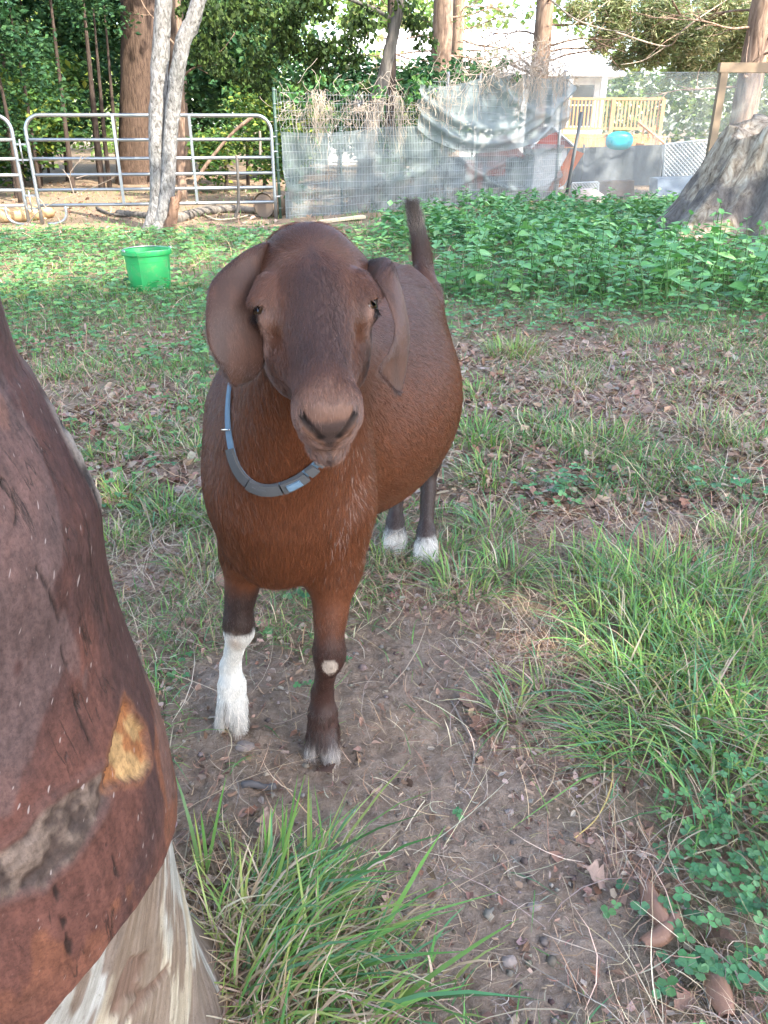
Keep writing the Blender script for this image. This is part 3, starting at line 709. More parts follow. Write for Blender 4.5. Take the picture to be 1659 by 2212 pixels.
# image-left ear: hangs broad side on
def E_(px, py, Y): return at(px, py, Y)
ear([(E_(580, 566, 1.08), np.array((.012, .010, .018)), np.array((-.002, -.003, .006))),
     (E_(540, 556, 1.05), np.array((.022, .016, .014)), np.array((-.004, -.007, .006))),
     (E_(513, 596, 1.025), np.array((.029, .022, .004)), np.array((-.005, -.008, .002))),
     (E_(508, 662, 1.00), np.array((.031, .027, .000)), np.array((-.004, -.010, 0))),
     (E_(513, 730, .986), np.array((.031, .029, -.002)), np.array((-.003, -.009, 0))),
     (E_(520, 784, .978), np.array((.025, .024, -.010)), np.array((-.002, -.006, 0))),
     (E_(512, 813, .974), np.array((.014, .014, -.010)), np.array((-.001, -.003, 0))),
     (E_(502, 828, .972), np.array((.003, .003, -.003)), np.array((0, -.0005, 0)))], 'ear', None)
# image-right ear: seen nearly edge on, curling forward at the tip
ear([(E_(788, 590, 1.090), np.array((.008, .010, .016)), np.array((0.0033, -0.0033, 0.0055))),
     (E_(822, 582, 1.050), np.array((.010, .016, .010)), np.array((0.0055, -0.0033, 0.0044))),
     (E_(846, 625, 1.035), np.array((.008, .028, .004)), np.array((0.0066, -0.0022, 0.0017))),
     (E_(862, 690, 1.020), np.array((.006, .034, 0)), np.array((0.0077, -0.0011, 0.0000))),
     (E_(862, 740, 1.005), np.array((.012, .034, .001)), np.array((0.0072, -0.0033, 0.0000))),
     (E_(848, 790, 0.992), np.array((.018, .026, -.004)), np.array((0.0066, -0.0055, 0.0000))),
     (E_(848, 820, 0.985), np.array((.013, .014, -.008)), np.array((0.0033, -0.0044, -0.0011))),
     (E_(858, 846, 0.982), np.array((.003, .003, -.003)), np.array((0.0006, -0.0006, 0.0000)))], 'ear', None)
# eyes
k = Nodes('goat_eye'); v = k.coord(); 
M_EYE = k.done(k.bsdf(k.mix(k.noise(90, 3, .6, v), (.022, .012, .006), (.075, .042, .016)), .06, 0, .6))
M_PUPIL = simple('pupil_black', (.004, .004, .005), .05, 0, .6)
for EC, EN, EX, EY in EYES:
    m = MB(); rr = .0150; c = EC + EN * .0022
    th = np.linspace(0, np.pi, 13); ph = np.linspace(0, 2 * np.pi, 21)
    G = np.stack((np.cos(th)[:, None] * np.ones(21), np.sin(th)[:, None] * np.cos(ph), np.sin(th)[:, None] * np.sin(ph)), -1) * rr
    m.grid(c + G); e = m.build('eye', M_EYE, GOAT)
    m = MB(); a = np.linspace(-1, 1, 9); b = np.linspace(-1, 1, 5)
    pp = EX[None, None] * (.0075 * a)[:, None, None] + EY[None, None] * (.0026 * b)[None, :, None]
    h = np.sqrt(np.maximum((rr + .0004) ** 2 - (pp ** 2).sum(-1), 0)); m.grid(c + pp + EN * h[..., None])
    m.build('pupil', M_PUPIL, e)
# hooves: two horn claws a foot
M_HORN = simple('hoof_horn', (.075, .055, .042), .55, 0, .4, .3, 60, .2)
for (w, sd), (A_, B_, fet, hoof) in LEG.items():
    for c in (-1, 1):
        m = MB(); lat = unit((.95, -.3, 0)) * c * .016
        P = [hoof + lat + (0, .004, .036), hoof + lat * 1.15 + (0, -.006, .022), hoof + lat * 1.25 + (0, -.014, .002)]
        m.tube(P, [.0125, .0165, .0185], 12); m.build('hoof', M_HORN, GOAT)

# collar: webbing, slider, buckle, ring
COLLAR = thing('collar', 'worn blue webbing collar with grey plastic buckle round the goat neck', 'collar', (0, 0, 0))
k = Nodes('collar_webbing'); v = k.coord((1, 1, 1)); w1 = k.n('TexWave', ins={'Scale': 260., 'Distortion': .5}); k.set(w1, 'Vector', v)
M_WEB = k.done(k.bsdf(k.mix(k.noise(60, 5, .7, v), (.085, .15, .22), (.22, .32, .41)), .8, 0, .2, k.bump(w1.outputs[0], .5, .001)))
M_PLAST = simple('buckle_grey', (.085, .086, .088), .6, 0, .25, .12, 40)
M_RING = simple('ring_steel', (.62, .62, .62), .22, 1.0, .5)
_hb = hit(608, 1046)
_A = at(486, 868, 1.10) if hit(500, 868) is None else hit(500, 868)
_Bk = at(728, 850, 1.15)
_nrm = unit(np.cross(_A - _hb, _Bk - _hb)); _nrm = _nrm if _nrm @ (NH - NB) > 0 else -_nrm
_t = ((_hb - NB) @ _nrm) / ((NH - NB) @ _nrm); _cen = NB + (NH - NB) * _t
_e1 = unit((_hb - _cen) - _nrm * ((_hb - _cen) @ _nrm)); _e2 = np.cross(_nrm, _e1)
NA = 96; _rad = np.full(NA, np.nan); _cn = np.zeros((NA, 3))
for _k in range(NA):
    a = 2 * np.pi * _k / NA; dv = _e1 * math.cos(a) + _e2 * math.sin(a)
    h = _bvh.ray_cast(Vector(_cen), Vector(dv))
    _cn[_k] = dv
    if h[0] is not None: _rad[_k] = np.linalg.norm(np.array(h[0]) - _cen); nv = np.array(h[1]); _cn[_k] = nv if nv @ dv > 0 else -nv
_ok = np.isfinite(_rad); _rad = np.interp(np.arange(NA), np.arange(NA)[_ok], _rad[_ok], period=NA)
_rad = np.minimum(_rad, .24)
for _ in range(6): _rad = np.maximum(_rad, (np.roll(_rad, 1) + np.roll(_rad, -1)) / 2)
_rad = _rad + .0045
for _ in range(14): _cn = _cn + np.roll(_cn, 1, 0) + np.roll(_cn, -1, 0); _cn /= np.linalg.norm(_cn, axis=1)[:, None]
_aa = np.arange(NA) * 2 * np.pi / NA; _pp = _cen + (_e1 * np.cos(_aa)[:, None] + _e2 * np.sin(_aa)[:, None]) * _rad[:, None]
_tt = np.roll(_pp, -1, 0) - np.roll(_pp, 1, 0); _tt /= np.linalg.norm(_tt, axis=1)[:, None]; _cn -= _tt * np.einsum('ij,ij->i', _cn, _tt)[:, None]; _cn /= np.linalg.norm(_cn, axis=1)[:, None]
_cw = np.cross(_cn, _tt); _cw *= np.sign(_cw @ _nrm)[:, None]
def _ring(arr, a): u = (a / (2 * np.pi) * NA) % NA; i = int(u); return arr[i % NA] * (1 - u + i) + arr[(i + 1) % NA] * (u - i)
def cpt(a, off=0., up=0.):                           # a point on the collar: angle from its lowest front point, outwards, along the neck
    return _ring(_pp, a) + _ring(_cn, a) * off + _ring(_cw, a) * up
_sg = 1 if (cpt(.5)[0] > cpt(-.5)[0]) else -1        # +1: growing angle runs to the picture's right
def band(a0, a1, off0, off1, hw, name, mat, parent, n=24, bul=0.):
    m = MB(); A_ = np.linspace(a0, a1, n) * _sg; ring = []
    for a in A_:
        ring.append([cpt(a, off0, -hw), cpt(a, off1, -hw * .92), cpt(a, off1 + bul, 0), cpt(a, off1, hw * .92), cpt(a, off0, hw)])
    G = np.array(ring); m.grid(G); G2 = G[:, [4, 0]]; m.grid(G2)
    for e in (0, -1): m.add(G[e], None, [(0, 1, 2), (0, 2, 3), (0, 3, 4)])
    return m.build(name, mat, parent, True, 40)
band(-np.pi, np.pi, -.001, .0015, 0.0083, 'strap', M_WEB, COLLAR, 120)
_w = 1 / .13                                         # metres -> angle
bk = band(-.030 * _w, .000 * _w, .0018, .0085, 0.0105, 'buckle', M_PLAST, COLLAR, 10, .001)
band(.0015 * _w, .024 * _w, .0018, .0090, 0.0109, 'buckle', M_PLAST, COLLAR, 10, .001)
band(-.062 * _w, -.031 * _w, .0018, .0060, 0.0100, 'buckle', M_PLAST, COLLAR, 8, .001)
band(.006 * _w, .018 * _w, .0085, .0125, 0.0061, 'strap_loop', M_WEB, COLLAR, 8, .0015)
band(.0265 * _w, .035 * _w, .0018, .0075, 0.0109, 'keeper', M_PLAST, COLLAR, 8, .001)
band(.038 * _w, .066 * _w, .0018, .0070, 0.0105, 'slider', M_PLAST, COLLAR, 10, .001)
band(.045 * _w, .060 * _w, .0070, .0105, 0.0068, 'strap_loop', M_WEB, COLLAR, 8, .0015)
band(-.025 * _w, -.012 * _w, .0086, .0100, 0.0044, 'release_tab', M_PLAST, COLLAR, 6, .0006)
m = MB(); a0 = -.078 * _w * _sg
m.tube([cpt(a0 + .0, .003 + .005 * math.sin(q_), .0135 * math.cos(q_)) for q_ in np.linspace(0, np.pi, 14)], .0016, 8); m.build('ring', M_RING, COLLAR)
# ---------------------------------------------------------------- ground cover: grass, straw, leaf litter, clover, pebbles
G_MID, G_DK, G_LT, G_BLUE, G_YEL = (.105, .265, .060), (.055, .160, .040), (.180, .370, .080), (.105, .270, .120), (.300, .380, .100)
S_TAN, S_PALE, S_RED, S_GREY = (.42, .30, .195), (.58, .47, .34), (.31, .18, .125), (.32, .265, .22)
class Soup:
    def __init__(s): s.v, s.q, s.c, s.n = [], [], [], 0
    def add(s, VQC):
        V, Q, c = VQC; s.v.append(V); s.q.append(Q + s.n); s.c.append(c); s.n += len(V)
    def build(s, name, mat, label, smooth=True):
        o = link(name, new_mesh(name, np.vstack(s.v), np.vstack(s.q), smooth, np.vstack(s.c)), mat); return tag(o, label, name.replace('_', ' '), None, 'stuff')
GRASS, STRAW = Soup(), Soup()
def clear_of(x, y):                                   # keeps plants out of the foreground trunk
    return np.hypot(x + .78, y - .62) > .44
def tuft(px, py, n, H, spread_r, lean=.35, dry=.2, cols=(G_MID, G_LT, G_LT, G_BLUE, G_YEL, G_DK), w=.0042, az=None, droop=.5):
    n = max(4, int(n * ((.55 if px > 1150 and 1200 < py < 1800 else .8) if n > 30 else 1))); c = gp(px, py); r = spread_r * np.sqrt(rng.random(n)); a = rng.random(n) * 2 * np.pi
    x, y = c[0] + r * np.cos(a), c[1] + r * np.sin(a)
    P = on_ground(x, y, -.004); azs = a + rng.normal(0, .7, n) if az is None else az + rng.normal(0, .55, n)
    h = H * rng.uniform(.40, 1.05, n); c1 = pal(cols, n); d = rng.random(n) < dry
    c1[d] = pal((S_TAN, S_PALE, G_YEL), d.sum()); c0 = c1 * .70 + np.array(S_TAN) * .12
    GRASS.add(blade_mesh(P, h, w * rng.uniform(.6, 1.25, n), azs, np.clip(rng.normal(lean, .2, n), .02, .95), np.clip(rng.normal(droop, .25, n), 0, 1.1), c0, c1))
# long tufts: image-right, and at the bottom beside the trunk
for px, py, n, H, r, kw in (
    (1395, 1290, 420, .20, .17, {}), (1300, 1320, 260, .17, .13, {}), (1500, 1310, 380, .19, .17, {}), (1600, 1360, 300, .20, .16, {}), (1350, 1420, 330, .19, .13, {}), (1470, 1450, 380, .20, .15, {}), (1590, 1500, 360, .19, .15, {}),
    (1390, 1560, 330, .20, .10, dict(lean=.5, droop=.7)), (1500, 1600, 260, .20, .12, dict(droop=.7)), (1340, 1650, 120, .17, .06, dict(lean=.6, az=math.pi * .95, droop=.6)), (1620, 1640, 240, .18, .12, {}), (1560, 1740, 120, .15, .1, {}),
    (640, 1930, 90, .15, .07, dict(dry=.25, az=.5, cols=(G_BLUE, G_MID, G_BLUE, G_LT))), (590, 2030, 85, .17, .07, dict(dry=.35, az=.4, cols=(G_BLUE, G_MID, G_BLUE, G_LT))), (700, 2050, 95, .15, .09, dict(dry=.35, az=.2, cols=(G_BLUE, G_MID, G_BLUE, G_LT))), (560, 2150, 70, .18, .06, dict(dry=.45, az=.6)), (770, 2130, 60, .15, .09, dict(dry=.5, az=0.)), (640, 2200, 60, .17, .07, dict(dry=.5, az=.3)), (880, 2190, 40, .13, .08, dict(dry=.5)), (500, 2010, 40, .16, .03, dict(dry=.6, az=.8)), (620, 2000, 190, .12, .12, dict(dry=.97, lean=.9, droop=.25, w=.0030)), (650, 2150, 200, .12, .13, dict(dry=.97, lean=.9, droop=.25, w=.0030)), (520, 2100, 90, .10, .06, dict(dry=.97, lean=.85, droop=.3, w=.003)),
    (440, 1890, 3, .24, .010, dict(lean=.10, droop=.06, dry=0., az=1.9, w=.0065)), (585, 1880, 6, .20, .03, dict(lean=.25, droop=.1, dry=0., az=1.0, w=.006)), (660, 1900, 8, .22, .05, dict(lean=.45, droop=.25, dry=0., az=.7, w=.006)), (640, 1990, 14, .24, .07, dict(lean=.7, droop=.35, dry=0., az=.25, w=.0065)), (600, 2120, 14, .25, .08, dict(lean=.6, droop=.4, dry=0., az=.35, w=.0065)), (760, 2190, 8, .24, .08, dict(lean=.8, droop=.35, dry=0., az=.1, w=.007)),
    (1000, 1285, 150, .13, .08, {}), (1090, 1250, 160, .13, .09, {}), (1060, 1150, 160, .13, .10, {}), (960, 1210, 90, .11, .07, {}), (1110, 1560, 60, .13, .03, dict(lean=.55)), (1180, 1500, 60, .12, .05, {}), (1240, 1230, 130, .14, .09, {}), (830, 1215, 90, .10, .08, {}),
    (1110, 760, 300, .17, .16, dict(cols=(G_LT, G_MID, G_YEL))), (1030, 960, 240, .15, .13, dict(cols=(G_LT, G_MID))), (1280, 970, 300, .14, .17, {}), (1545, 950, 260, .15, .17, dict(dry=.4)), (1180, 930, 200, .12, .15, {}), (1035, 850, 200, .11, .14, dict(cols=(G_LT, G_MID))), (1060, 1040, 200, .12, .13, {}), (1600, 1180, 160, .15, .1, {}), (1240, 830, 200, .13, .16, dict(dry=.5)), (1400, 740, 200, .12, .2, dict(dry=.4)), (1500, 860, 160, .11, .2, dict(dry=.5)), (1640, 980, 200, .13, .15, {}), (1430, 1020, 120, .1, .12, {}),
    (270, 1080, 240, .11, .10, {}), (360, 1120, 200, .12, .10, {}), (240, 990, 180, .10, .1, {}), (440, 1230, 160, .12, .09, dict(dry=.4)), (420, 980, 220, .11, .13, dict(dry=.4)), (330, 930, 160, .09, .12, dict(dry=.5)), (250, 1180, 150, .10, .08, {}), (460, 1130, 160, .13, .08, {}), (440, 860, 200, .10, .16, {}), (140, 800, 200, .09, .18, {}), (400, 790, 180, .09, .16, {})):
    tuft(px, py, n, H, r, **kw)
# grass everywhere, patchy
def cover_amount(x, y):
    P = np.stack((x, y, x * 0), -1)
    p = .05 + .75 * sstep(.46, .60, fbm(P, 1.9, 31.)) 
    p = p * (1 - .97 * field(x, y, DIRT)) * (1 - .80 * field(x, y, LITTER))
    return np.clip(p + .55 * sstep(3.0, 5.0, y) * (x < -.3) + .5 * sstep(4.5, 6.5, y), 0, 1) * (1 - .8 * sstep(9.8, 10.8, y) * (x < -.6) * (y < 16)) * clear_of(x, y)
def take(n, y0, y1, power, f, margin=1.25):
    x, y = spread(n, y0, y1, power, margin); kp = rng.random(n) < f(x, y); return x[kp], y[kp]
for n, y0, y1, pw, h0, w0 in ((26000, .55, 2.6, 1.0, .055, .0028), (52000, 2.3, 6.5, 1.0, .065, .0042), (30000, 5.5, 17, 1.0, .085, .008)):
    x, y = take(n, y0, y1, pw, cover_amount); n_ = len(x)
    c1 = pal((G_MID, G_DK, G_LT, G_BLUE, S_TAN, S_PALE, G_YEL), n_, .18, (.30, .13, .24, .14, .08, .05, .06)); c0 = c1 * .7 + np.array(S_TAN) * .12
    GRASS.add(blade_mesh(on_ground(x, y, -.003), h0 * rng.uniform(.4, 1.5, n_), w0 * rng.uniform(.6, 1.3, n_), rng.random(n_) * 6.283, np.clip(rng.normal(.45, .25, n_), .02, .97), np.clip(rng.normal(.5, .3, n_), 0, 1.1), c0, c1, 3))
GRASS.build('grass', M_GRASS, 'green and yellowing grass growing in uneven tufts over the yard')
# dry straw lying about
def dry_amount(x, y):
    P = np.stack((x, y, x * 0), -1)
    return np.clip(.25 + .6 * sstep(.38, .62, fbm(P, 2.1, 77.)) + .3 * field(x, y, LITTER), 0, 1) * (1 - .84 * field(x, y, DIRT)) * clear_of(x, y) * (1 - .75 * sstep(3.5, 5.5, y))
for n, y0, y1, w0, l0 in ((24000, .5, 2.2, .0013, .050), (19000, 2.0, 5.5, .0024, .075), (9000, 5, 14, .006, .11)):
    x, y = take(n, y0, y1, 1.0, dry_amount); n_ = len(x)
    c1 = pal((S_TAN, S_PALE, S_RED, S_GREY), n_, .2, (.38, .22, .25, .15))
    P = on_ground(x, y, .001) + np.array((0, 0, 1.)) * (rng.random(n_) ** 2 * .016)[:, None]
    STRAW.add(blade_mesh(P, l0 * rng.lognormal(0, .5, n_), w0 * rng.uniform(.6, 1.5, n_), rng.random(n_) * 6.283, np.full(n_, .97), np.clip(rng.normal(.12, .15, n_), 0, .6), c1, c1, 4, rng.normal(0, .9, n_)))
x, y = take(420, .5, 2.4, 1.0, lambda x, y: clear_of(x, y) * .9); n_ = len(x); c1 = pal((S_TAN, S_PALE, S_GREY), n_, .2)
STRAW.add(blade_mesh(on_ground(x, y, .004), rng.uniform(.06, .2, n_), rng.uniform(.001, .0022, n_), rng.random(n_) * 6.283, np.full(n_, .97), np.clip(rng.normal(.15, .15, n_), 0, .6), c1, c1, 4, rng.normal(0, .5, n_)))
x, y = take(16000, .5, 2.4, 1.0, lambda x, y: clear_of(x, y) * (.3 + .5 * field(x, y, DIRT))); n_ = len(x); c1 = pal((S_TAN, S_RED, S_GREY, (.16, .11, .08)), n_, .2)
STRAW.add(blade_mesh(on_ground(x, y, .002), rng.uniform(.006, .026, n_), rng.uniform(.0009, .0024, n_), rng.random(n_) * 6.283, np.full(n_, .97), np.clip(rng.normal(.1, .2, n_), 0, .6), c1, c1, 3, rng.normal(0, .6, n_)))
STRAW.build('dry_straw', M_DRY, 'dry tan grass stalks lying on the ground')
# crumbled leaf litter
LIT = Soup()
def lit_amount(x, y):
    P = np.stack((x, y, x * 0), -1)
    return np.clip(.18 + .45 * sstep(.4, .6, fbm(P, 2.7, 55.)) + .6 * field(x, y, LITTER), 0, 1) * (1 - .72 * field(x, y, DIRT)) * clear_of(x, y) * (1 - .8 * sstep(4, 6, y) * (y < 9.6))
for n, y0, y1, l0 in ((34000, .5, 2.6, .015), (40000, 2.3, 6, .034), (9000, 8.5, 22, .07)):
    x, y = take(n, y0, y1, 1.0, lit_amount); n_ = len(x); N = np.stack((rng.normal(0, .35, n_), rng.normal(0, .35, n_), np.ones(n_)), -1)
    D = np.stack((rng.normal(0, 1, n_), rng.normal(0, 1, n_), rng.normal(0, .2, n_)), -1); L = np.minimum(l0 * rng.lognormal(0, .45, n_), l0 * 1.5)
    LIT.add(round_leaf_mesh(on_ground(x, y, .003) + np.array((0, 0, 1.)) * (rng.random(n_) * .008)[:, None], D, N, L, L * rng.uniform(.25, .75, n_), rng.normal(.15, .2, n_), pal(((.34, .215, .155), (.40, .285, .215), (.25, .14, .095), (.36, .285, .235), (.15, .09, .065)), n_, .2), .10))
LIT.build('leaf_litter', M_DRY, 'crumbled brown dead leaves strewn over the soil', False)
# clover and low creeping weeds
CLO = Soup()
def clover(x, y, h, size, cols):
    n_ = len(x); P = on_ground(x, y) + np.stack((rng.normal(0, .3, n_) * h, rng.normal(0, .3, n_) * h, h), -1); a0 = rng.random(n_) * 6.283
    N = np.stack((rng.normal(0, .3, n_), rng.normal(-.1, .3, n_), np.ones(n_)), -1); c = pal(cols, n_, .16)
    for k_ in range(3):
        a = a0 + k_ * 2.094; D = np.stack((np.cos(a), np.sin(a), rng.normal(.05, .15, n_)), -1)
        CLO.add(round_leaf_mesh(P, D, N, size, size * .95, .06, c, .03))
    b = on_ground(x, y, -.002); CLO.add(blade_mesh(b, h * 1.02, np.full(n_, .0012), np.arctan2(P[:, 1] - b[:, 1], P[:, 0] - b[:, 0]), np.clip(np.hypot(*(P - b)[:, :2].T) / np.maximum(h, 1e-3), 0, .6), np.zeros(n_), c * .8, c * .8, 3))
C_CL = ((.105, .255, .110), (.080, .205, .090), (.135, .290, .110))
for px, py, n, r, h, sz in ((1610, 1780, 170, .16, .06, .013), (1640, 1900, 170, .13, .055, .014), (1570, 1880, 70, .10, .05, .013), (1620, 2040, 90, .12, .05, .015), (1480, 2060, 40, .09, .04, .016), (1390, 1960, 18, .06, .03, .014), (1590, 1640, 90, .14, .07, .011), (1470, 1900, 14, .06, .03, .013), (1540, 2160, 40, .1, .04, .016),
    (650, 1300, 40, .05, .05, .015), (580, 1385, 10, .03, .03, .013), (390, 1450, 12, .05, .03, .013), (1000, 1770, 5, .012, .02, .010), (1195, 1090, 90, .12, .07, .017), (1240, 1075, 60, .08, .08, .017), (1600, 1100, 40, .08, .08, .018), (660, 1490, 4, .01, .02, .014), (745, 1440, 3, .01, .02, .012), (1500, 1080, 20, .04, .09, .016), (330, 1000, 30, .1, .04, .016), (240, 1110, 26, .08, .04, .014), (1450, 690, 40, .2, .08, .03)):
    n = max(3, int(n * .42)); c = gp(px, py); rr = r * np.sqrt(rng.random(n)); a = rng.random(n) * 6.283
    clover(c[0] + rr * np.cos(a), c[1] + rr * np.sin(a), h * rng.uniform(.4, 1.2, n), sz * rng.uniform(.7, 1.2, n), C_CL)
def creep_amount(x, y):
    P = np.stack((x, y, x * 0), -1)
    lf = sstep(2.2, 4.2, y) * (x < .1) * sstep(.38, .55, fbm(P, 1.3, 12.) + .16 * sstep(4.0, 5.5, y)); rt = sstep(4.4, 5.4, y) * (x > -.2)
    return np.clip(lf + rt, 0, 1) * sstep(10.6, 9.4, y - .9 * np.maximum(x, 0)) * (1 - .6 * field(x, y, LITTER))
x, y = take(25000, 2.2, 15, .8, creep_amount, 1.1)
n_ = len(x); clover(x, y, rng.uniform(.02, .10, n_), (.012 + .0030 * y) * rng.uniform(.6, 1.3, n_), ((.120, .265, .090), (.090, .215, .080), (.165, .310, .100), (.120, .275, .125)))
CLO.build('clover', M_LEAF, 'clover and low creeping weeds covering parts of the yard', False)
# pebbles
m = Soup(); x, y = take(9000, .5, 2.6, 1.0, lambda x, y: (.12 + .8 * field(x, y, DIRT)) * clear_of(x, y)); n_ = len(x)
_o = np.array([(1, 0, 0), (0, 1, 0), (-1, 0, 0), (0, -1, 0), (0, 0, 1), (0, 0, -.5), (.65, .65, .5), (-.65, .65, .5), (-.65, -.65, .5), (.65, -.65, .5)]) 
s_ = .0019 * rng.lognormal(0, .60, n_); V = on_ground(x, y, .003)[:, None] + _o[None] * (s_[:, None, None] * rng.uniform(.65, 1.2, (n_, 10, 3)))
f_ = np.array([(0, 6, 4, 9), (1, 7, 4, 6), (2, 8, 4, 7), (3, 9, 4, 8), (0, 5, 1, 6), (1, 5, 2, 7), (2, 5, 3, 8), (3, 5, 0, 9)])
m.add((V.reshape(-1, 3), (f_[None] + (np.arange(n_) * 10)[:, None, None]).reshape(-1, 4), np.repeat(pal(((.17, .13, .105), (.22, .18, .15), (.13, .09, .075), (.27, .23, .20)), n_, .15), 10, 0)))
m.build('pebbles', M_DRY, 'small pebbles and soil crumbs on the trodden dirt')

# whole fallen leaves on the dirt
def oak_leaf(seed):
    r_ = np.random.default_rng(seed); n = 11; t = np.linspace(0, 1, n)
    w = np.sin(np.pi * t ** .8) * .32 * (1 + .42 * np.cos(t * 22 + seed)) + .02; w[-1] = .02
    z = .10 * np.sin(t * 4 + seed) ; cu = .10 * r_.standard_normal()
    C_ = np.stack((t - .5, 0 * t, z), -1)
    G = np.stack([C_ + np.stack((0 * t, -w, .25 * w + cu * t), -1), C_ + np.stack((0 * t, -w * .4, .02 + 0 * t), -1), C_, C_ + np.stack((0 * t, w * .4, .02 + 0 * t), -1), C_ + np.stack((0 * t, w, .35 * w - cu * t), -1)], 1)
    m = MB(); m.grid(G); m.tube([(-.5, 0, z[0]), (-.62, .02, z[0] + .01), (-.75, .03, 0)], .012, 4, False); return m.mesh('fallen_leaf', False)
k = Nodes('dead_leaf'); oi = k.n('ObjectInfo'); v = k.coord()
_lc = k.ramp(oi.outputs['Random'], [(0, (.16, .085, .058)), (.35, (.29, .175, .125)), (.7, (.38, .27, .215)), (1, (.33, .14, .08))])
M_OAK = k.done(k.bsdf(k.mix(k.noise(14, 4, .6, v), k.mix(1., _lc, (.6, .6, .6), 'MULTIPLY'), _lc), .75, 0, .2))
_oaks = [oak_leaf(i) for i in range(6)]
for me in _oaks: me.materials.append(M_OAK)
def place_leaf(p, L, rz, tx=0., ty=0.):
    o = bpy.data.objects.new('fallen_leaf', _oaks[random.randrange(6)]); COL.objects.link(o); o.location = p; o.scale = (L, L * random.uniform(.8, 1.15), L); o.rotation_euler = (tx, ty, rz)
    return tag(o, 'dry brown fallen leaf lying among the straw and soil', 'leaf', 'fallen leaves scattered over the yard')
x, y = take(620, .6, 4.6, 1.15, lambda x, y: (.25 + .6 * field(x, y, LITTER)) * clear_of(x, y) * (1 - .6 * field(x, y, DIRT)), 1.05)
for i in range(min(230, len(x))):
    place_leaf((x[i], y[i], float(ground_z(x[i], y[i])) + .012), random.uniform(.025, .062), random.random() * 6.28, random.gauss(0, .35), random.gauss(0, .35))

# sticks, stones and curls of bark one can point at
M_STICK = simple('grey_twig', (.27, .215, .175), .85, 0, .15, .3, 30, .3)
M_STRAWC = simple('pale_stalk', (.56, .47, .33), .7, 0, .25, .15, 40)
M_YELLOW = simple('yellow_stalk', (.56, .40, .14), .6, 0, .3, .15, 40)
M_BARKCURL = simple('curled_bark', (.24, .125, .080), .55, 0, .4, .3, 25, .25)
M_STONE = simple('pale_stone', (.27, .215, .185), .8, 0, .25, .25, 40, .3)
def px_path(pts, n=12, lift=.006): 
    P = np.array([gp(a, b) for a, b in pts]); P = smooth_path(P, n); P[:, 2] = ground_z(P[:, 0], P[:, 1]) + lift; return P
def stick(pts, r0, r1, label, mat=None, name='twig', cat='twig', lift=.007, twigs=()):
    m = MB(); P = px_path(pts, 12, lift); P[:, 2] += .004 * np.sin(np.linspace(0, 7, 12)); m.tube(P, np.linspace(r0, r1, 12), 7, jit=.06)
    for tp in twigs: m.tube(px_path(tp, 6, lift), np.linspace(r1, r1 * .5, 6), 5)
    return tag(m.build(name, mat or M_STICK), label, cat)
stick([(975, 1523), (1000, 1575), (1020, 1605), (1023, 1645)], .0026, .0018, 'bent grey twig on bare dirt to the right of the front hooves')
stick([(1180, 1613), (1184, 1650)], .002, .0016, 'short grey twig standing out in the dirt left of the tall tuft')
stick([(525, 1703), (560, 1703), (595, 1706)], .0075, .0065, 'short dark stick lying on the dirt below the white leg', simple('dark_stick', (.10, .09, .088), .8), 'stick', 'stick', .008)
stick([(800, 1680), (920, 1728)], .0012, .0010, 'pale straight straw stalk, upper half of a bent pair', M_STRAWC, 'straw_stalk', 'straw', .004)
stick([(920, 1728), (835, 1850)], .0012, .0009, 'pale straight straw stalk, lower half of a bent pair', M_STRAWC, 'straw_stalk', 'straw', .004)
stick([(1322, 1650), (1318, 1710), (1290, 1770), (1240, 1820)], .0019, .0010, 'curved yellow grass stem bending down to the dirt', M_YELLOW, 'grass_stem', 'stem', .012)
stick([(1475, 1870), (1590, 1830)], .0016, .0012, 'pale straw stalk lying by the clover at the picture edge', M_STRAWC, 'straw_stalk', 'straw', .02)
stick([(1070, 1370), (1140, 1368)], .0022, .0018, 'small pale twig lying right of the knee', M_STRAWC)
stick([(1150, 1365), (1165, 1400)], .0035, .003, 'stubby brown twig beside a small pale one')
def bark_curl(pts, r, turn, label):
    P = px_path(pts, 14, .018); m = MB(); T = P[-1] - P[0]; T /= np.linalg.norm(T); S = np.cross(T, (0, 0, 1.)); U = np.cross(S, T)
    a = np.linspace(0, turn, 20); ww = np.sin(np.linspace(.25, 2.95, 14)) ** .5
    G = np.array([[P[i] + (S * math.cos(q_) + U * math.sin(q_)) * r * ww[i] * (1 - .055 * q_) for q_ in a] for i in range(14)])
    nrm = np.array([[(S * math.cos(q_) + U * math.sin(q_)) for q_ in a] for i in range(14)])
    m.grid(G + nrm * .0008); m.grid(G - nrm * .0008, flip=True)
    return tag(m.build('bark_curl', M_BARKCURL), label, 'bark')
bark_curl([(1390, 1920), (1415, 1975), (1440, 2020)], .017, 5.6, 'rolled brown bark curl lying in the clover, upper of two')
bark_curl([(1385, 2048), (1425, 2030), (1462, 1985)], .015, 3.6, 'open brown bark strip touching the rolled bark curl')
bark_curl([(1535, 2110), (1550, 2150), (1570, 2205)], .020, 5.2, 'rolled brown bark piece at the lower edge of the yard')
